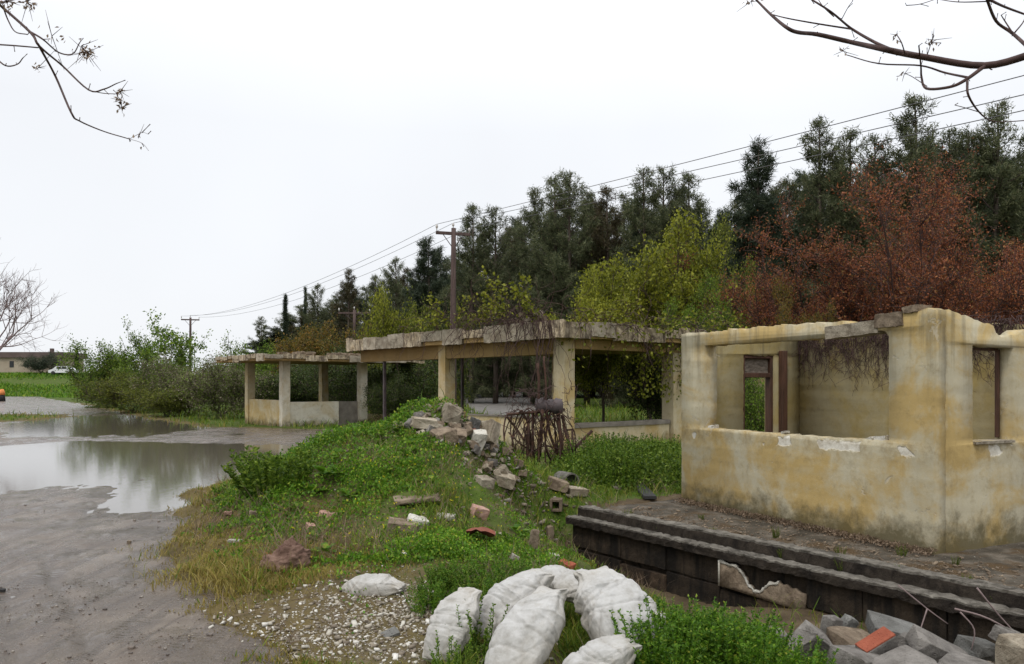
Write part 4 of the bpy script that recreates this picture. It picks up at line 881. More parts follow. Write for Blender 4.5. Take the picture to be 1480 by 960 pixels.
# creeper on the large shelter: bare purple stems and lime shoots
def build_creeper():
    rng = np.random.default_rng(8); g, lg = Geo(), Geo(); F = LF
    def wander(p, d, n, st, r, lift, jit=.35):
        pts = [np.array(p, float)]; d = np.array(d, float)
        for k in range(n): d = unit(d + rng.normal(0, jit, 3) + [0, 0, lift]); pts.append(pts[-1] + d * st)
        g_line(g, pts, np.linspace(r, r * .4, n + 1), 3, 1); return pts
    for i in range(150):     # on the roof edge, left face near the corner
        v = abs(rng.normal(1.6, 1.6)); q = F.p(-.48 + rng.normal(0, .05), v, 3.25 + rng.uniform(-.1, .35)); wander(q, rng.normal(0, 1, 3), rng.integers(6, 16), .13, .009, -.16 if i % 3 else .02)
    for i in range(120):     # along the right face
        u = rng.uniform(-.3, 6.5); q = F.p(u, -.5 + rng.normal(0, .05), 3.22 + rng.uniform(-.1, .25)); P = wander(q, rng.normal(0, 1, 3), rng.integers(6, 15), .13, .009, -.2)
        if i % 2: 
            for p in P[::3]: g_leaves(lg, p + rng.normal(0, .08, (4, 3)), unit(rng.normal(0, 1, (4, 3))), .1, .07, rng)
    for i in range(26):      # hanging stems at the corner and inside the right bay end
        v = rng.uniform(-.2, 1.6); wander(F.p(-.5, v, 3.2), [0, 0, -1], 16, .12, .010, -.35, .25)
        u = rng.uniform(2.6, 5.0); P = wander(F.p(u, -.3 + rng.uniform(0, .7), 2.75), [0, 0, -1], 12, .12, .009, -.3, .3)
        for p in P[::2]: g_leaves(lg, p + rng.normal(0, .1, (4, 3)), unit(rng.normal(0, 1, (4, 3))), .1, .07, rng)
    for v, n in ((3.9, 12), (2.9, 14), (2.2, 17), (1.3, 10), (4.6, 8), (.4, 12)):       # lime shoots standing up
        for k in range(3):
            P = wander(F.p(-.4, v + rng.normal(0, .15), 3.2), [rng.normal(0, .4), 0, 1], n, .1, .01, .06, .3)
            for p in P[2:]: g_leaves(lg, p + rng.normal(0, .06, (5, 3)), unit(rng.normal(0, 1, (5, 3))), .1, .075, rng)
    o = empty('creeper', tuple(F.p(-.4, 1.5, 3.2)), 'bare purple brown creeper with lime shoots over the roof edge of the large shelter', 'creeper'); off = np.array(o.location)
    for nm, gg, m in (('stems', g, 'twig'), ('leaves', lg, 'lime')):
        gg.v = [a - off for a in gg.v]; link(nm, gg.mesh(nm), MAT[m], o)
build_creeper()

# ------------------------------------------------------------------ utility poles and wires
def build_poles():
    def pole(px, py_top, Y, half, label, dirx, steps=True):
        x = (px - 740) / FPX * Y; z0 = gz(x, Y); top = CAM_H + (HZ - py_top) / FPX * Y; T = empty('utility_pole', (x, Y, z0), label, 'utility pole', 'wooden utility poles of the power line'); H = top - z0
        g = Geo(); g_line(g, [[0, 0, -.3], [0, 0, H * .5], [.02, 0, H]], [.17, .145, .11], 10, 3); link('pole', g.mesh('pole', True), MAT['pole_wood'], T)
        d = Vector((math.cos(dirx), math.sin(dirx), 0)); n = Vector((-d.y, d.x, 0)); bm = bmesh.new(); bm_box(bm, (0, 0, H - .25), d * half, n * .06, vec(0, 0, .07), bevel=.01); bm_to('crossarm', bm, MAT['pole_wood'], T)
        tips = []
        for k, s in enumerate((-.95, .0, .95)):
            c = d * half * s; hh = .32 if s == -.95 else .24; zc = H - .18 if s else H; g = Geo()
            g_line(g, [[c.x, c.y, zc], [c.x, c.y, zc + hh * .35], [c.x, c.y, zc + hh * .5], [c.x, c.y, zc + hh * .75], [c.x, c.y, zc + hh]], [.018, .02, .055, .06, .025], 8, 1); link('insulator', g.mesh('insulator', True), MAT['white_insulator'], T)
            tips.append(Vector((x, Y, z0)) + Vector((c.x, c.y, zc + hh)))
        for s in (-1, 1):
            g = Geo(); c = d * half * .6 * s; g_line(g, [[c.x, c.y, H - .3], [0, 0, H - .95]], [.02, .02], 5, 1); link('brace', g.mesh('brace'), MAT['dull_steel'], T)
        return tips
    a0 = math.atan2(33, 51)
    p1 = pole(655, 330, 37, .82, 'tall wooden utility pole with crossarm behind the large shelter', .32)
    p2 = pole(275, 459, 88, .95, 'distant utility pole standing over the roadside saplings', .3)
    p3 = pole(512, 448, 62, 1.25, 'short utility pole with wide crossarm left of the large shelter roof', .0)
    x3 = (17.3, 6.2); T = empty('utility_pole', (x3[0], x3[1], gz(*x3)), 'wooden utility pole past the booth carrying the near end of the wires', 'utility pole', 'wooden utility poles of the power line')
    g = Geo(); g_line(g, [[0, 0, -.3], [0, 0, 4.5], [0, 0, 9.1]], [.17, .145, .11], 10, 3); link('pole', g.mesh('pole', True), MAT['pole_wood'], T)
    bm = bmesh.new(); d = Vector((math.cos(.32), math.sin(.32), 0)); bm_box(bm, (0, 0, 8.85), d * .82, Vector((-d.y, d.x, 0)) * .06, vec(0, 0, .07), bevel=.01); bm_to('crossarm', bm, MAT['pole_wood'], T)
    def wire(a, b, sag, label, r=.011):
        a, b = Vector(a), Vector(b); pts = [a.lerp(b, t) - Vector((0, 0, 4 * sag * t * (1 - t))) for t in np.linspace(0, 1, 40)]
        off = a; g = Geo(); g_line(g, [list(p - off) for p in pts], [r] * 40, 4, 1); o = link('power_line', g.mesh('power_line', True), MAT['cable'], None, off); tag(o, label, 'wire', 'power line wires')
    nm = ('highest', 'middle', 'lowest')
    # near ends: where the three wires leave the picture on the right, at 16.5 m depth, then on to the pole past the booth
    for k, (i, py) in enumerate(((0, 101), (1, 129), (2, 152))):
        q = Vector(at(1480, py, 16.0 + .5 * k)); a = p1[i]; e = a + (q - a) * 1.62; m = (a + q) / 2
        wire(a, e, .12, f'{nm[k]} of three thin wires rising right from the tall pole')
    for k, i in enumerate((0, 1, 2)): wire(p1[i], p2[i], 1.1, f'{nm[k]} of three thin wires sagging left from the tall pole')
build_poles()

# ------------------------------------------------------------------ far left things
def build_far():
    Y = 150; z = 3.25
    T = empty('far_building', (0, 0, 0), 'long low pale building with dark flat roof beyond the green bank', 'building')
    def bx(nm, p0, p1, y0, y1, m, par, bev=0.0):
        x0, z1 = (p0[0] - 740) / FPX * Y, CAM_H + (HZ - p0[1]) / FPX * Y; x1, z0 = (p1[0] - 740) / FPX * Y, CAM_H + (HZ - p1[1]) / FPX * Y
        bm = bmesh.new(); bm_box(bm, ((x0 + x1) / 2, (y0 + y1) / 2, (z0 + z1) / 2), vec((x1 - x0) / 2, 0, 0), vec(0, (y1 - y0) / 2, 0), vec(0, 0, (z1 - z0) / 2), bevel=bev); return bm_to(nm, bm, MAT[m], par)
    bx('wall', (-70, 517), (88, 540), Y, Y + 8, 'pale_paint', T)
    rf = bx('roof', (-75, 509), (92, 517), Y - .4, Y + 8.4, 'dark_roof', T); bx('chimney', (63, 503), (67, 510), Y + 2, Y + 2.6, 'dark_roof', rf)
    for a in (-40, -12, 14, 36): bx('window', (a, 522), (a + 6, 531), Y - .06, Y + .1, 'dark_glass', T)
    # white car on the bank
    Yc = 128; x, zc = (93 - 740) / FPX * Yc, 0; zc = gz(x, Yc); C_ = empty('parked_car', (x, Yc, zc), 'white car parked on the far green bank below the cypresses', 'car')
    bm = bmesh.new(); prof = [(-2.1, .35), (-2.15, .75), (-1.5, .92), (-.9, 1.38), (.7, 1.42), (1.35, .98), (2.1, .85), (2.15, .38)]
    a = [bm.verts.new((p, -.8, q)) for p, q in prof]; b = [bm.verts.new((p, .8, q)) for p, q in prof]; bm.faces.new(a); bm.faces.new(b[::-1])
    for i in range(8): bm.faces.new((a[i], b[i], b[(i + 1) % 8], a[(i + 1) % 8]))
    bm_to('body', bm, MAT['far_white'], C_)
    for x0, x1 in ((-.8, -.05), (.02, .75)):
        bm = bmesh.new(); bm_box(bm, ((x0 + x1) / 2, -.8, 1.14), vec((x1 - x0) / 2, 0, 0), vec(0, .012, 0), vec(0, 0, .18)); bm_to('window', bm, MAT['dark_glass'], C_)
    for s in (-1.35, 1.3):
        for y_ in (-.76, .76): g = Geo(); g_line(g, [[s, y_ - .1, .32], [s, y_ + .1, .32]], [.32, .32], 14, 1); link('wheel', g.mesh('wheel'), MAT['black_rubber_or_shade'], C_)
    # small orange and black marker at the left edge
    p = onground(3, 580, 20, 120); T = empty('road_marker', tuple(p), 'small orange topped black marker at the left edge of the road', 'marker')
    g = Geo(); g_line(g, [[0, 0, 0], [0, 0, .45], [0, 0, .62]], [.3, .26, .22], 10, 1); link('base', g.mesh('base', True), MAT['black_rubber_or_shade'], T)
    g = Geo(); g_line(g, [[0, 0, .6], [0, 0, .9], [0, 0, 1.15]], [.27, .24, .13], 10, 1); link('top', g.mesh('top', True), MAT['orange_paint'], T)
build_far()

# ------------------------------------------------------------------ rubble, scrap, sacks
def chunk_mesh(seed, sx, sy, sz, n=16, rough=.25):
    rs = np.random.default_rng(seed); bm = bmesh.new()
    pts = rs.uniform(-1, 1, (n, 3)); m = np.max(np.abs(pts), 1, keepdims=True); pts = pts / m * rs.uniform(1 - rough, 1, (n, 1))
    corners = np.array([[a, b, c] for a in (-1, 1) for b in (-1, 1) for c in (-1, 1)]) * rs.uniform(.72, .98, (8, 3)); pts = np.concatenate([pts, corners])
    for p in pts * [sx, sy, sz]: bm.verts.new(p)
    bmesh.ops.convex_hull(bm, input=bm.verts[:]); loose = [v for v in bm.verts if not v.link_faces]; bmesh.ops.delete(bm, geom=loose, context='VERTS')
    bmesh.ops.bevel(bm, geom=bm.edges[:], offset=min(sx, sy, sz) * .045, segments=1, affect='EDGES')
    bmesh.ops.triangulate(bm, faces=[f for f in bm.faces if len(f.verts) > 4]); bmesh.ops.subdivide_edges(bm, edges=[e for e in bm.edges if e.calc_length() > min(sx, sy, sz) * .6], cuts=1)
    if rough > .2: bmesh.ops.subdivide_edges(bm, edges=[e for e in bm.edges if e.calc_length() > min(sx, sy, sz) * .5], cuts=1)
    mm = max(sx, sz); q = min(sx, sy, sz) * (.13 if rough > .2 else .07)
    for v in bm.verts: v.co += mnoise.noise_vector(v.co * (1.8 / mm) + Vector((seed, 0, 0))) * q + mnoise.noise_vector(v.co * (8 / mm) + Vector((0, seed, 0))) * q * .8
    bmesh.ops.recalc_face_normals(bm, faces=bm.faces[:]); me = bpy.data.meshes.new('chunk'); bm.to_mesh(me); bm.free(); return me
def chunk(name, loc, size, rot, mat, label, cat, group=None, seed=0, rough=.3):
    me = chunk_mesh(seed, *[s / 2 for s in size], rough=rough); o = link(name, me, MAT[mat], None, loc); o.rotation_euler = rot; return tag(o, label, cat, group)
def gp(px, py, dz=0.0): p = onground(px, py); p[2] += dz; return tuple(p)

def build_rubble():
    rs = random.Random(21); G = 'rubble heap on top of the mound'
    S = lambda p, w: w / FPX * p[1]
    # named lumps on the mound (px, py of the foot, width px, height px)
    for px, py, w, h, dep, rot, mat, lb in [
        (652, 612, 34, 34, 26, (.2, .35, .5), 'pale_concrete', 'pale concrete block standing highest on the rubble heap'),
        (612, 620, 46, 20, 40, (.1, .1, .2), 'pale_concrete', 'flat buff lump at the left end of the rubble heap'),
        (690, 655, 24, 44, 24, (.3, .25, .2), 'white_stone', 'upright whitish slab on the right slope of the rubble heap'),
        (708, 642, 30, 42, 26, (-.2, .4, .9), 'pale_concrete', 'tall grey buff lump at the right of the rubble heap'),
        (686, 620, 18, 22, 16, (.1, .3, .4), 'wet_grey', 'bluish grey pointed stone near the heap top'),
        (640, 640, 40, 26, 40, (.1, -.2, .7), 'brown_rubble', 'dark brown lump in the middle of the rubble heap'),
        (664, 640, 28, 22, 28, (.5, .2, .1), 'brown_rubble', 'broken brown lump under the highest pale block'),
        (728, 704, 44, 22, 30, (.2, .3, .1), 'pale_concrete', 'buff stone at the right foot of the mound'),
        (700, 702, 30, 18, 30, (.2, .1, .6), 'pale_concrete', 'low pale stone in the grass below the heap')]:
        p = onground(px, py); w, h, dep = w * .86, h * .86, dep * .86; chunk('concrete_lump', (p[0], p[1], p[2] + S(p, h) * .36), (S(p, w), S(p, dep), S(p, h)), rot, mat, lb, 'concrete lump', G, int(px * 7 + py))
    for i in range(95):
        t = i / 94; px = np.interp(t, [0, .45, .75, 1], [590, 680, 700, 735]) + rs.gauss(0, 24); py = np.interp(t, [0, .45, .75, 1], [618, 626, 660, 700]) + rs.gauss(0, 10)
        p = onground(px, py, 7, 14); w = S(p, rs.uniform(5, 17)); chunk('rubble_stone', (p[0], p[1], p[2] + w * .36), (w, w * rs.uniform(.6, 1), w * rs.uniform(.5, .9)), (rs.uniform(-.6, .6), rs.uniform(-.6, .6), rs.uniform(0, 6)), rs.choice(['brown_rubble', 'pale_concrete', 'brown_rubble', 'grey_concrete']), 'small broken stone among the larger lumps of the rubble heap', 'stone', 'small stones of the rubble heap', i)
    # stones lying about the slope
    for px, py, w, h, dep, rot, mat, nm, lb, ct in [
        (582, 770, 60, 24, 34, (.1, .12, .1), 'brown_rubble', 'plaster_lump', 'brown and white plaster lump half sunk in the front slope', 'rubble'),
        (603, 764, 38, 22, 26, (.3, .25, .3), 'white_stone', 'plaster_lump', 'jagged white plaster piece on the brown lump of the front slope', 'rubble'),
        (645, 750, 32, 10, 20, (.1, .1, .2), 'white_stone', 'board_piece', 'flat white board scrap on the grass right of the plaster lump', 'scrap'),
        (692, 748, 28, 22, 22, (.2, .3, .5), 'pink_stone', 'field_stone', 'rounded brownish grey stone on the slope above the sacks', 'stone'),
        (474, 752, 34, 18, 26, (.1, .2, .3), 'pink_stone', 'field_stone', 'pinkish stone on the left slope of the mound', 'stone'),
        (449, 766, 16, 12, 14, (.3, .2, .8), 'pink_stone', 'field_stone', 'small pink stone above the brown cloth', 'stone'),
        (742, 813, 16, 17, 8, (.3, .5, .4), 'white_stone', 'tile_shard', 'upright white shard behind the heap of sacks', 'shard'),
        (800, 810, 17, 14, 12, (.2, .2, .4), 'white_stone', 'tile_shard', 'white shard beside the left corner of the plinth', 'shard'),
        (818, 822, 28, 14, 22, (.1, .3, -.4), 'red_brick', 'brick', 'reddish brick behind the middle sack at the plinth corner', 'brick'),
        (690, 803, 20, 9, 14, (.1, .2, .1), 'wet_grey', 'tile_shard', 'pale grey shard in the grass under the rusty sheet', 'shard'),
        (705, 806, 16, 8, 12, (.2, .1, .7), 'white_stone', 'tile_shard', 'dull white shard right of the pale grey one', 'shard'),
        (586, 806, 14, 12, 10, (.4, .3, .2), 'white_stone', 'tile_shard', 'cream shard halfway down the front slope', 'shard'),
        (564, 918, 30, 7, 22, (.25, -.2, .5), 'wet_grey', 'ceramic_tile', 'pale blue grey tile lying on the gravel patch', 'tile'),
        (648, 838, 30, 8, 12, (.1, .2, .1), 'white_stone', 'tile_shard', 'long white shard in the weeds beyond the leftmost sack', 'shard'),
        (340, 784, 26, 5, 10, (.05, .1, .2), 'white_stone', 'tile_shard', 'thin white shard on the dry grass near the road', 'shard'),
        (330, 744, 13, 6, 9, (.1, .1, .2), 'pink_stone', 'field_stone', 'reddish pebble at the edge of the flooded grass', 'stone'),
        (372, 746, 26, 9, 12, (.1, .1, .1), 'brown_rubble', 'field_stone', 'dark flat stone at the left foot of the mound', 'stone'),
        (187, 785, 6, 5, 5, (.1, .1, .1), 'brown_rubble', 'field_stone', 'lone dark stone lying on the wet road', 'stone'),
        (3, 856, 10, 6, 8, (.1, .1, .1), 'black_rubber_or_shade', 'field_stone', 'small black lump on the road at the left edge', 'stone'),
        (388, 806, 14, 8, 10, (.1, .3, .3), 'red_brick', 'brick_shard', 'red shard left of the brown cloth', 'shard'),
        (720, 775, 14, 7, 10, (.2, .2, .2), 'pale_concrete', 'field_stone', 'buff stone chip right of the rusty sheet', 'stone')]:
        p = onground(px, py); chunk(nm, (p[0], p[1], p[2] + S(p, h) * .26), (S(p, w) * .9, S(p, dep) * .9, S(p, h) * .9), rot, mat, lb, ct, None, int(px * 3 + py))
    # grey slab edge in the grass
    p = onground(600, 722); chunk('stone_slab', (p[0], p[1], p[2] - .0), (.5, .3, .05), (.05, -.08, .12), 'brown_rubble', 'long grey slab sunk in the middle of the grassy slope', 'slab', None, 5, .1)
    # yard behind the ditch
    for px, py, w, h, dep, rot, mat, nm, lb, ct in [
        (806, 708, 30, 18, 26, (.1, .3, .2), 'brown_rubble', 'concrete_lump', 'buff slab piece left of the grey pipe', 'concrete lump'),
        (832, 716, 34, 12, 26, (.1, .1, .4), 'pale_concrete', 'concrete_lump', 'flat buff piece in front of the grey pipe', 'concrete lump'),
        (772, 796, 12, 34, 12, (.05, .12, .3), 'brown_rubble', 'stone_post', 'narrow brown stone post at the left edge of the ditch', 'post'),
        (795, 786, 10, 26, 10, (.02, -.05, .3), 'brown_rubble', 'stone_post', 'narrow stone post touching the plinth corner', 'post')]:
        p = onground(px, py); chunk(nm, (p[0], p[1], p[2] + S(p, h) * .42), (S(p, w), S(p, dep), S(p, h)), rot, mat, lb, ct, None, int(px * 3 + py), .12)
    # hollow block at the plinth corner
    p = onground(804, 736, 7, 16) - [0, 0, .03]; T = empty('hollow_block', tuple(p), 'hollow square concrete block with dark hole at the plinth corner', 'block'); T.rotation_euler = (0, 0, -.15)
    for nm, c, s in (('side', (-.066, 0, .09), (.018, .1, .085)), ('side', (.066, 0, .09), (.018, .1, .085)), ('cap', (0, 0, .157), (.0475, .1, .018)), ('bottom', (0, 0, .023), (.0475, .1, .018)), ('back', (0, .06, .09), (.047, .02, .048))):
        bm = bmesh.new(); bm_box(bm, c, vec(s[0], 0, 0), vec(0, s[1], 0), vec(0, 0, s[2]), bevel=.003); bm_to(nm, bm, MAT['brown_rubble' if nm != 'back' else 'black_rubber_or_shade'], T)  # back panel coloured black: the shade inside the hole is painted in
    # grey pipe
    p = onground(818, 702, 9, 20); T = empty('concrete_pipe', (p[0], p[1], p[2] + .06), 'short grey pipe lying on its side in the yard grass', 'pipe'); T.rotation_euler = (0, 0, .5)
    n = 22; bm = bmesh.new(); rings = []
    for r, y in ((.15, -.16), (.15, .16), (.125, .16), (.125, -.16)): rings.append([bm.verts.new((r * math.cos(k * 2 * math.pi / n), y, r * math.sin(k * 2 * math.pi / n))) for k in range(n)])
    for a in range(4):
        for k in range(n): bm.faces.new((rings[a][k], rings[a][(k + 1) % n], rings[(a + 1) % 4][(k + 1) % n], rings[(a + 1) % 4][k]))
    bm_to('shell', bm, MAT['grey_concrete'], T, smooth=False)
    # planks
    for (a, b), (c, d), nm, wd, mat, lb in (((862, 690), (893, 712), 'plank', .06, 'grey_wood', 'weathered grey plank aslant in the yard grass'), ((920, 704), (940, 726), 'plank', .09, 'black_rubber_or_shade', 'dark charred plank lying near the booth corner'), ((830, 648), (853, 630), 'rusty_beam', .05, 'rust', 'rusty beam leaning right of the scrap iron frame')):
        P, Q = Vector(onground(a, b, 9, 22)), Vector(onground(c, d, 9, 22))
        if nm == 'rusty_beam': P, Q = Vector(at(828, 655, 15.3)), Vector(at(856, 627, 15.3))
        P.z += .06; Q.z += .06; u = (Q - P) / 2; w = u.cross(vec(0, 0, 1)).normalized() * wd; n_ = w.cross(u).normalized() * .025; bm = bmesh.new(); bm_box(bm, (0, 0, 0), u, w, n_, bevel=.005)
        o = bm_to(nm, bm, MAT[mat], None, (P + Q) / 2); tag(o, lb, 'plank' if nm == 'plank' else 'beam')
    # rubble lower right, in the ditch
    G = 'broken masonry lying in the ditch'
    def blk(name, px, py, Y, size, rot, mat, lb, ct='masonry block', sd_=0, rough=.08): 
        p = at(px, py, Y); chunk(name, tuple(p), size, rot, mat, lb, ct, G, sd_, rough)
    blk('masonry_block', 1172, 932, 5.5, (.26, .2, .26), (.5, .6, .3), 'grey_concrete', 'grey pointed masonry lump at the left of the ditch rubble', sd_=1, rough=.3)
    blk('masonry_block', 1202, 906, 5.75, (.12, .12, .16), (.1, .1, .3), 'grey_concrete', 'small upright grey block behind the pointed lump', sd_=2)
    blk('masonry_block', 1226, 902, 5.8, (.1, .1, .13), (.2, .5, .2), 'wet_grey', 'small bluish block with a chipped corner in the ditch', sd_=3, rough=.3)
    blk('masonry_block', 1234, 930, 5.5, (.34, .3, .12), (.2, .15, .3), 'brown_rubble', 'brownish slab lying left of the red brick', sd_=4)
    blk('masonry_block', 1288, 912, 5.7, (.36, .25, .13), (.25, .22, -.2), 'wet_grey', 'broad pale blue grey slab behind the red brick', sd_=5, rough=.15)
    p = at(1268, 938, 5.25); T = tag(empty('brick', tuple(p)), 'red topped brick tilted on the grey ditch rubble', 'brick', G); T.rotation_euler = (.25, -.42, .25)
    bm = bmesh.new(); bm_box(bm, (0, 0, 0), vec(.125, 0, 0), vec(0, .055, 0), vec(0, 0, .075), bevel=.006); bm_to('body', bm, MAT['grey_concrete'], T)
    bm = bmesh.new(); bm_box(bm, (0, 0, .079), vec(.122, 0, 0), vec(0, .053, 0), vec(0, 0, .007), bevel=.003, cuts=(5, 2, 0), amp=.002); bm_to('red_face', bm, MAT['red_brick'], T)
    blk('masonry_block', 1240, 958, 5.15, (.34, .3, .16), (.1, .15, .5), 'grey_concrete', 'grey lump in front of the red topped brick', sd_=7, rough=.2)
    blk('masonry_block', 1312, 940, 5.4, (.16, .2, .2), (.4, .1, .8), 'grey_concrete', 'crumbling grey lump right of the red topped brick', sd_=8, rough=.3)
    blk('masonry_block', 1362, 945, 5.25, (.5, .2, .14), (.35, .5, .12), 'grey_concrete', 'long grey slab sloping down to the right', sd_=9)
    blk('masonry_block', 1420, 938, 5.6, (.3, .25, .1), (.1, .2, .3), 'wet_grey', 'flat grey slab behind the long sloping slab', sd_=10)
    blk('masonry_block', 1452, 920, 5.5, (.16, .16, .12), (.3, .2, .5), 'grey_concrete', 'grey lump with a dark hollow near the right edge', sd_=11, rough=.3)
    blk('masonry_block', 1500, 952, 5.1, (.4, .3, .26), (.02, .04, .2), 'pale_concrete', 'big pale buff block at the right edge of the ditch rubble', sd_=12)
    blk('masonry_block', 1305, 968, 5.0, (.4, .3, .14), (.1, -.1, .4), 'grey_concrete', 'grey slab lowest in the ditch rubble', sd_=13)
    blk('masonry_block', 1400, 972, 5.0, (.42, .3, .14), (.12, .1, .9), 'grey_concrete', 'grey slab at the foot of the pale buff block', sd_=14)
    blk('masonry_block', 1110, 918, 5.9, (.3, .25, .1), (.1, .2, .1), 'grey_concrete', 'flat grey slab half hidden behind the tall weeds', sd_=15)
    for i, (pts, r) in enumerate([([(1298, 846), (1340, 880), (1370, 902)], .006), ([(1412, 850), (1440, 885), (1470, 918)], .007), ([(1380, 880), (1430, 895), (1500, 935)], .008), ([(1388, 885), (1408, 910), (1404, 940)], .006), ([(1340, 880), (1330, 910), (1322, 925)], .005)]):
        g = Geo(); P = np.array([at(a, b, 5.75 - .1 * i) for a, b in pts]); g_line(g, P - P[0], np.linspace(r, r * .6, 3), 5, 4); o = link('dry_stalk', g.mesh('dry_stalk', True), MAT['grey_twig'], None, P[0])
        tag(o, ['thin dry stalk leaning on the plinth face above the long slab', 'longest dry stalk crossing the plinth edge at the right', 'stout dry stalk lying low towards the right edge', 'forked dry stalk standing among the slabs', 'short dry stalk hanging under the thin one'][i], 'stalk', 'dry stalks over the ditch rubble')
    # brown cloth bundle and rusty sheet on the slope
    p = onground(415, 816); T = empty('cloth_bundle', tuple(p), 'crumpled reddish brown cloth bundle at the left foot of the mound', 'bundle')
    u, v = np.meshgrid(np.linspace(0, 1, 40), np.linspace(0, 2 * np.pi, 56, endpoint=False), indexing='ij'); th = u * np.pi * .52
    X = np.sin(th) * np.cos(v); Yy = np.sin(th) * np.sin(v); Z = np.cos(th); k = 1 + .55 * fbm(X * 2.2 + 3, Yy * 2.2 + Z, 61) + .3 * np.abs(fbm(X * 4 + Z, Yy * 4, 62))
    k = k * (1 - .3 * np.abs(fbm(X * 5 + 1, Yy * 5 + Z * 3, 64))); V = np.stack([X * .19 * k, Yy * .15 * k, (Z * .2 - .03) * k + .05 * X], -1).reshape(-1, 3); j = np.arange(56); q = np.stack([j, (j + 1) % 56, (j + 1) % 56 + 56, j + 56], 1); Q = (q[None] + (np.arange(39) * 56)[:, None, None]).reshape(-1, 4)
    link('cloth', npmesh('cloth', V, [Q], False), MAT['brown_cloth'], T)
    p = onground(672, 790); g = Geo(); n = 14; U_ = np.linspace(-.28, .28, n); W_ = np.linspace(-.12, .12, 7); uu, ww = np.meshgrid(U_, W_, indexing='ij'); zz = .09 + .07 * np.sin(uu * 11) + .12 * fbm(uu * 6, ww * 6, 71)
    V = np.stack([uu, ww, zz], -1).reshape(-1, 3); q = np.array([(a * 7 + b, (a + 1) * 7 + b, (a + 1) * 7 + b + 1, a * 7 + b + 1) for a in range(n - 1) for b in range(6)])
    o = link('rusty_sheet', npmesh('rusty_sheet', np.concatenate([V, V - [0, 0, .012]]), [np.concatenate([q, q[:, ::-1] + len(V)])]), MAT['rust_sheet'], None, tuple(p)); tag(o, 'buckled rusty red sheet scrap in the grass behind the sacks', 'scrap')
build_rubble()

def build_scrap():
    Y = 15.2; base = at(785, 660, Y); x, z0 = base[0], gz(base[0], Y); T = empty('scrap_iron_frame', (x, Y, z0), 'rusty scrap iron frame of bent bars with a hub, standing before the shelter wall', 'scrap iron'); off = np.array([x, Y, z0]); rng = np.random.default_rng(3)
    def bar(pts, r, name='bar', mat='rust', k=6, sub=4, dy=None):
        P = np.array([at(a, b, Y + (dy[i] if dy else 0)) for i, (a, b) in enumerate(pts)]) - off; g = Geo(); g_line(g, P, np.broadcast_to(r, (len(P),)), k, sub); return link(name, g.mesh(name, True), MAT[mat], T)
    c = at(793, 587, Y) - off; g = Geo(); g_line(g, [c + [-.25, .05, .0], c + [-.23, .05, .0], c + [-.1, .02, .01], c + [-.08, .02, .01], c + [.1, -.02, .0], c + [.12, -.02, 0], c + [.24, -.05, -.01], c + [.27, -.05, -.01]], [.11, .15, .15, .12, .13, .16, .14, .09], 16, 1)
    hub = link('hub', g.mesh('hub'), MAT['dull_steel'], T)
    for i, (pts, r) in enumerate([([(733, 599), (770, 596), (816, 592)], .03), ([(763, 598), (764, 630), (762, 668)], .032), ([(770, 594), (770, 630), (772, 672)], .028), ([(784, 592), (782, 625), (780, 660)], .036), ([(789, 592), (795, 628), (806, 655)], .03),
        ([(806, 590), (810, 630), (815, 678)], .04), ([(812, 600), (819, 630), (827, 650)], .03), ([(827, 622), (828, 640), (828, 662)], .02), ([(815, 622), (829, 621)], .018), ([(732, 602), (745, 618), (757, 636)], .022), ([(731, 602), (728, 622), (730, 645)], .018),
        ([(740, 600), (738, 622), (742, 646)], .014), ([(735, 625), (750, 640), (768, 652)], .014), ([(758, 600), (740, 640), (748, 660)], .012), ([(796, 594), (788, 640), (797, 668)], .022), ([(801, 600), (803, 635), (808, 672)], .018), ([(762, 660), (785, 645), (812, 650)], .014), ([(776, 598), (758, 615), (762, 640)], .014)]):
        bar(pts, r, dy=[rng.uniform(-.15, .15) for _ in pts])
    for i in range(9):
        a = rng.uniform(745, 812); w_ = rng.uniform(8, 26); bar([(a - w_, 668), (a - w_ * .9, 625), (a, rng.uniform(586, 600)), (a + w_ * .9, 625), (a + w_, 668)], rng.uniform(.008, .015), 'hoop', dy=[rng.uniform(-.3, .3) for _ in range(5)])
    for i in range(18):
        a, b = rng.uniform(740, 825), rng.uniform(590, 610); bar([(a, b), (a + rng.normal(0, 8), b + 28), (a + rng.normal(0, 14), b + 60)], .008, 'rod', dy=[rng.uniform(-.2, .2) for _ in range(3)])
    # upright rusted shaft above the hub
    bar([(778, 585), (779, 560), (777, 525)], .03, 'shaft', 'rust'); bar([(788, 585), (789, 560), (786, 515)], .022, 'shaft', 'rust')
    g = Geo()
    for i in range(190):
        p = at(rng.uniform(738, 830), rng.uniform(560, 660), Y) - off + [0, rng.uniform(-.3, .3), 0]; d = rng.normal(0, 1, 3); pts = [p]
        for k in range(7): d = unit(d + rng.normal(0, .6, 3) - [0, 0, .15]); pts.append(pts[-1] + d * .07)
        g_line(g, pts, np.linspace(.007, .003, 8), 3, 1)
    link('dry_tendrils', g.mesh('dry_tendrils'), MAT['twig'], T)
build_scrap()

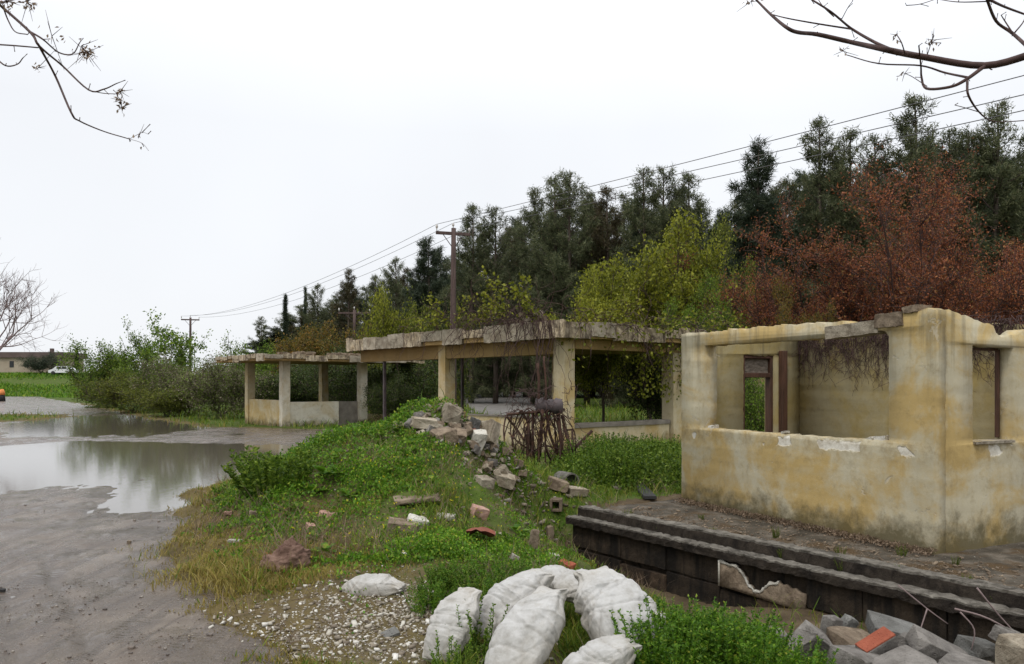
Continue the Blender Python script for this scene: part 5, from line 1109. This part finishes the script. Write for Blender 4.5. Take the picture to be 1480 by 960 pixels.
def sack_mesh(seed, L, W, Hh, neck=1.0, n=110, m=120):
    """a filled woven sack lying along +x: blunt sewn end, drawn-in open end"""
    u, v = np.meshgrid(np.linspace(0, 1, n), np.linspace(0, 2 * np.pi, m, endpoint=False), indexing='ij')
    us = np.clip(u, 0, 1); pw = .70 + .30 * np.sin(np.pi * us) ** .8; pw *= 1 - .5 * neck * sstep(u, .70, .9); pw *= 1 + .35 * neck * sstep(u, .92, 1.0); pz = np.clip(np.sin(np.pi * (us * .97 + .015)), .02, 1) ** .62; pr = 1.0
    cx, cz = np.cos(v), np.sin(v); e = .75; cx = np.sign(cx) * np.abs(cx) ** e; cz = np.sign(cz) * np.abs(cz) ** e
    rs = np.random.default_rng(seed); f3 = fbm(np.cos(v) * 1.2 + u * 2, np.sin(v) * 1.2 + seed, seed + 3); k = 1 + .22 * f3
    arc = v / (2 * np.pi)
    for i in range(46):          # slack folds of the woven cloth
        u0, a0, th = rs.uniform(0, 1), rs.uniform(0, 1), rs.normal(np.pi / 2, .45) if i % 3 else rs.normal(0, .4); ln, w_ = rs.uniform(.12, .4), rs.uniform(.008, .022)
        da = (arc - a0 + .5) % 1 - .5; du = u - u0; al = du * np.cos(th) + da * np.sin(th); ac = -du * np.sin(th) + da * np.cos(th) + .25 * al * al * rs.normal(0, 2)
        k = k + rs.choice([-1, -1, 1]) * rs.uniform(.045, .12) * np.exp(-np.abs(ac) / w_ - (al / ln) ** 2)
    k = k + .09 * np.sin(v * 11 + 3 * fbm(u * 3, np.cos(v), seed + 5)) * sstep(u, .6, .97) * neck + .05 * fbm(u * 14, np.cos(v) * 3 + np.sin(v), seed + 8)
    X = (u - .5) * L + .06 * L * fbm(np.cos(v), np.sin(v) + u, seed + 7); Yy = cx * W / 2 * pw * (1 + (k - 1) * .6); Z = cz * Hh / 2 * pz * k + .05 * Hh * np.sin(np.pi * 2 * u) * np.cos(v * 2 + seed)
    Z = np.where(Z < 0, Z * .8, Z)
    V = np.stack([X, Yy, Z], -1).reshape(-1, 3); j = np.arange(m); q = np.stack([j, (j + 1) % m, (j + 1) % m + m, j + m], 1); Q = (q[None] + (np.arange(n - 1) * m)[:, None, None]).reshape(-1, 4)
    V = np.concatenate([V, V[:m].mean(0, keepdims=True), V[-m:].mean(0, keepdims=True)]); t = [((i + 1) % m, i, n * m) for i in range(m)] + [((n - 1) * m + i, (n - 1) * m + (i + 1) % m, n * m + 1) for i in range(m)]
    return npmesh('sack', V, [Q, np.array(t)], True)
def build_sacks():
    G = 'white woven sacks dumped in the foreground'
    # centre px, Y, axis from foot to mouth in photo px (and depth change), length, width, height
    for px, py, Y, ax, L, W, Hh, seed, nk, lb in [
        (656, 902, 4.95, (38, -72, .25), .50, .32, .24, 3, .55, 'leftmost white sack of the heap, slumped over with a torn beige foot'),
        (742, 872, 5.2, (70, -52, .2), .62, .36, .32, 11, .7, 'white sack lying at the back left of the heap'),
        (790, 846, 5.5, (85, -14, .2), .5, .3, .26, 13, .7, 'low white sack at the very back, behind the two left ones'),
        (764, 918, 4.55, (62, -84, .35), .68, .36, .32, 5, .6, 'plump white sack propped in the middle front of the heap'),
        (850, 852, 5.45, (60, 4, .1), .52, .36, .3, 17, .5, 'white sack lying behind, in the gap of the two big ones'),
        (884, 884, 4.85, (-42, -78, .4), .68, .46, .38, 23, .6, 'biggest white sack, standing at the right of the heap'),
        (925, 888, 5.1, (-50, -60, .2), .5, .28, .26, 31, .6, 'narrow white sack leaning against the right side of the biggest'),
        (862, 966, 4.25, (70, -40, .1), .5, .34, .28, 29, .5, 'white sack at the lower front of the heap, partly out of sight'),
        (944, 912, 4.95, (18, -30, .2), .32, .2, .16, 37, .8, 'small limp white bag at the right end of the sack heap'),
        (540, 850, 6.1, (95, -6, -.1), .5, .3, .25, 41, .8, 'lone white sack lying in the grass left of the heap')]:
        c = Vector(at(px, py, Y)); d = Vector(((ax[0]) / FPX * Y, ax[2], -ax[1] / FPX * Y)).normalized(); s = Vector((0, 0, 1)).cross(d)
        s = s.normalized() if s.length > .05 else vec(0, 1, 0); n = d.cross(s)
        o = link('woven_sack', sack_mesh(seed, L * .97, W * .93, Hh * .86, nk), MAT['sack_cloth']); o.matrix_world = Matrix(((d.x, s.x, n.x, c.x), (d.y, s.y, n.y, c.y), (d.z, s.z, n.z, c.z), (0, 0, 0, 1))); tag(o, lb, 'sack', G)
build_sacks()

# ------------------------------------------------------------------ ground cover and weeds
def build_cover():
    rng = np.random.default_rng(99)
    def scatter(n, y0, y1, fx=(-.66, .7)):
        # even over the picture rather than over the land: nearer ground gets more
        Y = 1 / rng.uniform(1 / y1, 1 / y0, n); X = Y * rng.uniform(*fx, n); return X, Y
    def inside_plinth(X, Y): rx, ry = X - PA[0], Y - PA[1]; return ((rx * PD[0] + ry * PD[1]) > -.05) & ((rx * PN[0] + ry * PN[1]) < .08) & ((rx * PN[0] + ry * PN[1]) > -5.6)
    def shade_rect(X, Y):
        bad = np.zeros(len(X), bool)
        for C, L, u1, v1 in (((-9.0, 31.5), (-11.3, 34.3), 4.5, 3.7), ((1.24, 19.0), (-5.14, 26.5), 8.5, 9.3)):
            F = Frame(C, L); dx, dy = X - F.C[0], Y - F.C[1]; u = dx * F.u[0] + dy * F.u[1]; v = dx * F.v[0] + dy * F.v[1]; bad |= (u > -.25) & (u < u1) & (v > -.25) & (v < v1)
        return bad
    def dryf(X, Y, s): return np.clip(np.exp(-((X + 2.7 + (Y - 8) * .42) / 1.3) ** 2) * sstep(Y, 4.2, 5.5) * (1 - sstep(Y, 14, 19)), 0, 1)
    gravel = lambda X, Y: np.exp(-((X + .95 + (Y - 5.5) * .1) / .62) ** 2 - ((Y - 5.5) / .62) ** 2)
    # --- grass blades
    X, Y = scatter(520000, 3.4, 60); s = road_sd(X, Y); ok = (s < -.02 + .4 * rng.random(len(X)) ** 4) & ~inside_plinth(X, Y) & ~shade_rect(X, Y) & (lot_sd(X, Y) < 0)
    dn = .42 + .6 * dryf(X, Y, s) * (Y > 6) + .5 * (s > -.9) * (Y > 6.3) * (Y < 17) + fbm(X * 1.6, Y * 1.6, 50) * 1.9 + .25 * mound_h(X, Y); rx_, ry_ = X - PA[0], Y - PA[1]; t_ = rx_ * PD[0] + ry_ * PD[1]; d_ = rx_ * PN[0] + ry_ * PN[1]; ok &= ~((t_ > .1) & (d_ < .75 + .9 * sstep(t_, 2.2, 3.8) + .25 * fbm(X * 3, Y * 3, 59)) & (rng.random(len(X)) < .97))
    ok &= (rng.random(len(X)) < dn) & (rng.random(len(X)) > 1.1 * gravel(X, Y)); X, Y, s = X[ok], Y[ok], s[ok]
    rub = np.hypot((X + .55) / .75, (Y - 11.6) / .7) < 1; X, Y, s = X[~rub], Y[~rub], s[~rub]
    d = dryf(X, Y, s); isdry = rng.random(len(X)) < np.clip(d * 1.1 + .1 + .8 * (s > -1.0) * (Y < 17) * (Y > 5) + .5 * (np.abs(s) < .6) * (Y > 20) + .75 * sstep(fbm(X * 1.2, Y * 1.2, 57), -.05, .25) * sstep(X, -2.6, -1.2) * (1 - sstep(Y, 11.5, 13)) * (1 - sstep(X, .7, 1.2)), 0, .95)
    Z = hgt(X, Y); far = np.maximum(1, Y / 9)
    for nm, mk, mat, l0, l1 in (('grass', ~isdry, 'grass', .05, .17), ('dry_grass', isdry, 'dry_grass', .03, .09)):
        n = mk.sum(); g = Geo(); P = np.column_stack([X[mk], Y[mk], Z[mk] - .01]); up = unit(rng.normal(0, .3, (n, 3)) + [0, 0, 1]); bd = unit(rng.normal(0, 1, (n, 3)) * [1, 1, .2])
        hl = rng.uniform(l0, l1, n) * (1 - .55 * (Y[mk] < 6.2) * (X[mk] < -.4)) * (1 + .9 * np.clip(fbm(X[mk] * .9, Y[mk] * .9, 55) * 2, -.4, 1)) * far[mk] ** .55 * np.where(gravel(X[mk], Y[mk]) > .3, .5, 1) * np.where((X[mk] > .9) & (Y[mk] > 11), 1.6, 1)
        g_bent(g, P, up, bd, hl, .0075 * far[mk] * rng.uniform(.6, 1.4, n), rng); o = link(nm, g.mesh(nm), MAT[mat]); tag(o, kind='stuff')
    # --- far bank and field: coarse tufts
    n = 42000; Y = rng.uniform(98, 150, n) ; X = Y * rng.uniform(-.66, -.42, n); k = (road_sd(X, Y) < 0) & (rng.random(n) < .5 + 1.2 * fbm(X * .06, Y * .2, 58)); X, Y = X[k], Y[k]; g = Geo(); P = np.column_stack([X, Y, hgt(X, Y) - .05])
    g_bent(g, P, unit(rng.normal(0, .3, P.shape) + [0, 0, 1]), unit(rng.normal(0, 1, P.shape) * [1, 1, .2]), rng.uniform(.2, .6, len(X)), .12 * rng.uniform(.6, 1.4, len(X)), rng); tag(link('grass', g.mesh('grass'), MAT['herb']), kind='stuff')
    # --- herbs: broad small leaves over the mound and in the yard
    def herbs(n, y0, y1, fx, dens, hmax, leaf, name, mat):
        X, Y = scatter(n, y0, y1, fx); ok = (road_sd(X, Y) < -.15) & ~inside_plinth(X, Y) & ~shade_rect(X, Y) & (rng.random(n) < dens(X, Y)); X, Y = X[ok], Y[ok]; f = np.maximum(1, Y / 9)
        hz = rng.random(len(X)) ** .8 * hmax(X, Y); P = np.column_stack([X, Y, hgt(X, Y) + hz]); D = unit(rng.normal(0, 1, P.shape) + [0, 0, .5]); g = Geo(); L = leaf * rng.uniform(.6, 1.4, len(X)) * f ** .8
        g_leaves(g, P, D, L, L * .6, rng); o = link(name, g.mesh(name), MAT[mat]); tag(o, kind='stuff'); return P
    left = lambda X, Y: np.exp(-((X + 2.3) / 1.15) ** 2 - ((Y - 10.6) / 1.9) ** 2)
    clump = lambda X, Y, s: np.clip(.5 + 1.9 * fbm(X * 1.4, Y * 1.4, s), 0, 1)
    P = herbs(260000, 5.5, 15, (-.42, .1), lambda X, Y: np.clip(2.4 * left(X, Y) * clump(X, Y, 81) + .3 * (mound_h(X, Y) > .15) * (clump(X, Y, 83) > .62), 0, 1), lambda X, Y: .05 + .26 * left(X, Y) * clump(X, Y, 82), .033, 'weeds', 'herb')
    low = lambda X, Y: np.exp(-((X + .35) / .75) ** 2 - ((Y - 6.9) / .75) ** 2) + np.exp(-((X - .25) / .5) ** 2 - ((Y - 7.6) / .8) ** 2)
    herbs(100000, 5.2, 9.5, (-.22, .12), lambda X, Y: low(X, Y) * clump(X, Y, 85), lambda X, Y: .05 + .22 * low(X, Y) * clump(X, Y, 86), .024, 'weeds', 'herb')
    yard = lambda X, Y: sstep(X, .4, 1.4) * sstep(Y, 11.8, 13) * (1 - sstep(Y, 17, 19))
    herbs(90000, 11, 19, (.03, .25), lambda X, Y: yard(X, Y) * clump(X, Y, 88), lambda X, Y: .05 + .55 * yard(X, Y) * clump(X, Y, 89), .035, 'weeds', 'green_leaf')
    # yellow flowers
    m = rng.random(len(P)) < .003; Q = P[m] + [0, 0, .05]; X, Y = scatter(9000, 6, 12, (-.3, .12)); k = (mound_h(X, Y) > .2) & (rng.random(len(X)) < .035); Q = np.concatenate([Q, np.column_stack([X[k], Y[k], hgt(X[k], Y[k]) + .1])])
    g = Geo(); g_leaves(g, np.repeat(Q, 3, 0), unit(rng.normal(0, 1, (len(Q) * 3, 3)) + [0, 0, .3]), 0.014, .012, rng); o = link('flowers', g.mesh('flowers'), MAT['yellow_flower']); tag(o, kind='stuff')
    # --- dead stems
    X, Y = scatter(16000, 4.5, 18, (-.4, .2)); k = (road_sd(X, Y) < 0) & ~inside_plinth(X, Y) & (fbm(X * 1.1, Y * 1.1, 66) > .03) & (rng.random(len(X)) > 1.2 * gravel(X, Y)) & ((Y > 6) | (rng.random(len(X)) < .2)); X, Y = X[k], Y[k]; g = Geo(); P = np.column_stack([X, Y, hgt(X, Y)]); g_bent(g, P, unit(rng.normal(0, .45, P.shape) + [0, 0, 1]), unit(rng.normal(0, 1, P.shape) * [1, 1, .3]), rng.uniform(.1, .34, len(X)), .005 * np.maximum(1, Y / 9), rng); tag(link('dry_grass', g.mesh('dry_grass'), MAT['dead_leaf']), kind='stuff')
    # --- white gravel shards
    n = 5200; X = rng.normal(-.95, .5, n); Y = rng.normal(5.45, .5, n); ok = (road_sd(X, Y) < .1) & (Y > 4.3); X, Y = X[ok], Y[ok]; n = len(X)
    ex = rng.uniform(-.42, .1, 500), rng.uniform(1 / 9.5, 1 / 5, 500); Y2 = 1 / ex[1]; X2 = Y2 * ex[0]; k = road_sd(X2, Y2) < .6; X = np.concatenate([X, X2[k]]); Y = np.concatenate([Y, Y2[k]]); n = len(X)
    cube = np.array([[a, b, c] for c in (-1, 1) for b in (-1, 1) for a in (-1, 1)], float) * [1, .8, .5]; V = cube[None] * rng.uniform(.6, 1.1, (n, 8, 3)); sz = np.clip(rng.lognormal(-5.2, .55, n), .003, .024)
    a = rng.uniform(0, 6.28, n); ca, sa = np.cos(a), np.sin(a); V = V * sz[:, None, None]; V[..., 2] += V[..., 0] * rng.normal(0, .4, (n, 1)); V = np.stack([V[..., 0] * ca[:, None] - V[..., 1] * sa[:, None], V[..., 0] * sa[:, None] + V[..., 1] * ca[:, None], V[..., 2]], -1)
    V += np.column_stack([X, Y, hgt(X, Y) + sz * .3])[:, None]; F6 = np.array([[0, 2, 3, 1], [4, 5, 7, 6], [0, 1, 5, 4], [2, 6, 7, 3], [0, 4, 6, 2], [1, 3, 7, 5]])
    k = NT('gravel_stone'); m_ = k.pbr(k.ramp(k.island(), [(0, (.15, .12, .09)), (.5, (.3, .26, .2)), (.8, (.48, .45, .38)), (1, (.68, .66, .61))]), .9)
    o = link('gravel', npmesh('gravel', V.reshape(-1, 3), [(F6[None] + (np.arange(n) * 8)[:, None, None]).reshape(-1, 4)]), m_); tag(o, kind='stuff')
    # --- broken fragments bedded in the heap and in the ditch
    n = 2800; X = np.concatenate([rng.normal(-.75, .62, n // 2), rng.normal(.05, .5, n // 4), rng.uniform(1.6, 4.0, n - n // 2 - n // 4)]); Y = np.concatenate([rng.normal(11.2, .5, n // 2), rng.normal(10.2, .6, n // 4), rng.uniform(4.9, 6.6, n - n // 2 - n // 4)])
    k = ~inside_plinth(X, Y); X, Y = X[k], Y[k]; n = len(X); V = cube[None] * rng.uniform(.45, 1.15, (n, 8, 3)); sz = np.clip(rng.lognormal(-3.9, .5, n), .008, .06) * np.where(X > 1.3, 1.35, 1); V = V * sz[:, None, None]; V[..., 2] += V[..., 0] * rng.normal(0, .5, (n, 1)); V[..., 1] += V[..., 2] * rng.normal(0, .4, (n, 1)); V += np.column_stack([X, Y, hgt(X, Y) + sz * .4])[:, None]
    k = NT('fragment'); p_ = k.pos(); m3 = k.pbr(k.mix(k.rng(k.noise(p_, 18, 5, .7), .45, .65, 0, .7), k.ramp(k.island(), [(0, (.1, .08, .06)), (.5, (.24, .2, .15)), (.8, (.36, .31, .25)), (.95, (.5, .47, .42)), (1, (.3, .1, .06))]), (.09, .07, .05)), .95, k.bump(k.noise(p_, 40, 4), .5))
    tag(link('rubble', npmesh('rubble', V.reshape(-1, 3), [(F6[None] + (np.arange(n) * 8)[:, None, None]).reshape(-1, 4)]), m3), kind='stuff')
    # --- pebbles on the road
    n = 2600; Y = 1 / rng.uniform(1 / 22, 1 / 4.2, n); X = Y * rng.uniform(-.66, -.1, n); k = (road_sd(X, Y) > .1) & (hgt(X, Y) > WATER + .004) & (fbm(X * .8, Y * .8, 91) > -.05); X, Y = X[k], Y[k]; n = len(X)
    V = cube[None] * rng.uniform(.6, 1.1, (n, 8, 3)); sz = np.clip(rng.lognormal(-5.4, .5, n), .003, .022) * np.maximum(1, Y / 12); V = V * sz[:, None, None]; V += np.column_stack([X, Y, hgt(X, Y) + sz * .2])[:, None]
    k = NT('road_pebble'); m2 = k.pbr(k.ramp(k.island(), [(0, (.05, .04, .033)), (.6, (.14, .11, .09)), (1, (.3, .27, .23))]), .5)
    tag(link('pebbles', npmesh('pebbles', V.reshape(-1, 3), [(F6[None] + (np.arange(n) * 8)[:, None, None]).reshape(-1, 4)]), m2), kind='stuff')
    # --- debris on the plinth top
    n = 2200; t = rng.uniform(.3, 6.5, n); d = -.36 - np.abs(rng.normal(0, .5, n)); X = PA[0] + PD[0] * t + PN[0] * d; Y = PA[1] + PD[1] * t + PN[1] * d
    V = cube[None] * rng.uniform(.6, 1.1, (n, 8, 3)); sz = np.clip(rng.lognormal(-5.2, .6, n), .003, .03); V = V * sz[:, None, None]; V[..., 2] += V[..., 0] * rng.normal(0, .4, (n, 1)); V += np.column_stack([X, Y, sz * .3])[:, None]
    o = link('debris', npmesh('debris', V.reshape(-1, 3), [(F6[None] + (np.arange(n) * 8)[:, None, None]).reshape(-1, 4)]), MAT['brown_rubble']); tag(o, kind='stuff')
    n = 5200; t = rng.uniform(.9, 7, n); dd = rng.normal(0, .09, n); wl = A2 + 0 * PN; base = A2[None] + BU[None] * (t[:, None] - .9) - BV[None] * np.abs(dd)[:, None]; sel = (t - .9) < BL + .05; base = base[sel]
    g = Geo(); P = np.column_stack([base, np.full(len(base), .0) + rng.uniform(0, .05, len(base))]); g_leaves(g, P, unit(rng.normal(0, 1, P.shape) + [0, 0, .6]), .035, .016, rng); o = link('litter', g.mesh('litter'), MAT['dead_leaf']); tag(o, kind='stuff')

    # --- individual weeds and the dark bush on the mound
    def weed(seed, H, nst, nl, leaf, spread):
        r = np.random.default_rng(seed); sg, lg = Geo(), Geo()
        for i in range(nst):
            a = r.uniform(0, 6.28); q = np.array([np.cos(a), np.sin(a), 0]) * spread * r.random() ** .5; l = H * r.uniform(.55, 1.05); top = q * 1.7 + [r.normal(0, .03), r.normal(0, .03), l]; pts = np.array([q + [0, 0, -.03], (q + top) / 2 + r.normal(0, .012, 3), top]); g_line(sg, pts, [.004, .003, .0015], 4, 2)
            f = r.uniform(.12, 1.03, nl); P = np.column_stack([np.interp(f, [0, .5, 1], pts[:, j]) for j in range(3)]); az = r.uniform(0, 6.28, nl); el = r.uniform(.1, .9, nl); D = np.column_stack([np.cos(az) * np.cos(el), np.sin(az) * np.cos(el), np.sin(el)])
            g_leaves(lg, P, D, leaf * (1.3 - f * .7) * r.uniform(.7, 1.2, nl), leaf * .34, r)
        return sg, lg
    proto('weed0', weed(1, .42, 22, 60, .034, .12), 'herb', 'herb', ('stems', 'leaves')); proto('weed1', weed(2, .36, 24, 56, .03, .14), 'herb', 'herb', ('stems', 'leaves')); proto('weed2', weed(3, .3, 22, 50, .032, .14), 'green_leaf', 'herb', ('stems', 'leaves'))
    proto('herbbush', weed(5, .5, 60, 60, .075, .34), 'herb', 'herb', ('stems', 'leaves'))
    def w(key, px, py, sc, lb, grp=None, name='weed', leaf=None, cat='weed'):
        p = onground(px, py); return plant(key, name, tuple(p), sc, lb, cat, grp, rng.uniform(0, 6), None, leaf)
    w('herbbush', 398, 712, 1.0, 'rounded dark green leafy clump at the left foot of the mound', None, 'leafy_clump', 'green_leaf', 'plant')
    w('weed0', 690, 958, .85, 'leafy weed growing between the leftmost and the middle sack', leaf='green_leaf'); w('weed1', 912, 958, .8, 'weed growing up before the biggest sack')
    w('weed2', 655, 985, .8, 'low weed in front of the leftmost sack', leaf='green_leaf')
    def dock(seed, n, L):
        r = np.random.default_rng(seed); sg, lg = Geo(), Geo()
        for i in range(n):
            a = i * 2.4 + r.normal(0, .3); e = r.uniform(.35, 1.2); l = L * r.uniform(.6, 1.1); d = np.array([np.cos(a) * np.cos(e), np.sin(a) * np.cos(e), np.sin(e)]); b = np.array([0, 0, -.02]); m = b + d * l * .35; s_ = np.array([-np.sin(a), np.cos(a), 0]); g_line(sg, [b, m], [.005, .004], 4, 1)
            rows = []
            for f, wd, dr in ((.35, .05, 0), (.5, .17, .02), (.7, .2, .07), (.87, .13, .16), (1., .01, .26)): c_ = b + d * l * f - [0, 0, dr * l]; rows += [c_ - s_ * wd * l + [0, 0, .03 * l], c_, c_ + s_ * wd * l + [0, 0, .03 * l]]
            lg.add(rows, [(q * 3 + w_, q * 3 + w_ + 1, q * 3 + w_ + 4, q * 3 + w_ + 3) for q in range(4) for w_ in (0, 1)])
        return sg, lg
    proto('dock0', dock(1, 15, .3), 'herb', 'herb', ('stems', 'leaves')); proto('dock1', dock(2, 11, .24), 'green_leaf', 'herb', ('stems', 'leaves'))
    for i, (px, py, sc) in enumerate([(470, 690, 1.3), (520, 660, 1.2), (448, 715, 1.0), (560, 690, 1.0), (505, 720, .9), (545, 640, 1.3), (590, 660, 1.0), (430, 738, .9), (620, 700, .8), (640, 845, .7), (720, 850, .75), (690, 835, .7), (745, 770, .7), (500, 810, .6), (470, 800, .7), (455, 780, .8), (490, 665, 1.2), (575, 630, 1.1)]):
        plant(f'dock{i % 2}', 'leafy_plant', tuple(onground(px, py, 4, 14)), sc * .72, 'broad leaved green rosette growing among the grass of the mound', 'plant', 'broad leaved rosettes on the mound', rng.uniform(0, 6))
    for i in range(16):
        t = rng.uniform(.2, 6); d = rng.choice([-.33, -.15, -1.0, -.7]) + rng.normal(0, .04); q = PA + PD * t + PN * d
        plant(f'weed{i % 3}', 'weed', (q[0], q[1], .0 if d < -.25 else -.07), rng.uniform(.18, .36), 'small weed rooted in a crack of the blackened plinth', 'weed', 'weeds in the cracks of the plinth', rng.uniform(0, 6), None, 'olive_leaf')
    for i in range(64):
        px = rng.uniform(935, 1165); Y = rng.uniform(4.3, 5.6); x = (px - 740) / FPX * Y; z = gz(x, Y); 
        if px > 1090: Y = rng.uniform(4.25, 4.7); x = (px - 740) / FPX * Y; z = gz(x, Y)
        zt = CAM_H - (np.interp(px, [935, 1000, 1060, 1165], [872, 868, 880, 935]) - HZ) / FPX * Y; hgt_ = float(np.clip((zt - z) * rng.uniform(.75, 1.02), .12, .5)); plant(f'weed{i % 3}', 'weed', (x, Y, z), hgt_ / .4, 'upright green weed in the thicket between the sacks and the ditch rubble', 'weed', 'weed thicket right of the sacks', rng.uniform(0, 6), max(.7, hgt_ / .4) * 1.1, 'herb')
    for i in range(22):
        px, py = rng.uniform(592, 768), rng.uniform(845, 892); plant(f'weed{i % 3}', 'weed', tuple(onground(px, py)), rng.uniform(.4, .62), 'green weed in the low thicket behind the leftmost sacks', 'weed', 'weed thicket behind the sacks', rng.uniform(0, 6), rng.uniform(.6, .9))
    for i in range(14):
        px, py = rng.uniform(850, 975), rng.uniform(655, 705); p = onground(px, py, 11, 19); plant(f'weed{i % 3}', 'weed', tuple(p), rng.uniform(1.2, 2.0), 'tall green weed in the yard between scrap iron and booth', 'weed', 'weeds in the yard', rng.uniform(0, 6), None, 'green_leaf')
build_cover()
print('tris', sum(len(m.polygons) for m in bpy.data.meshes), 'objs', len(bpy.data.objects))
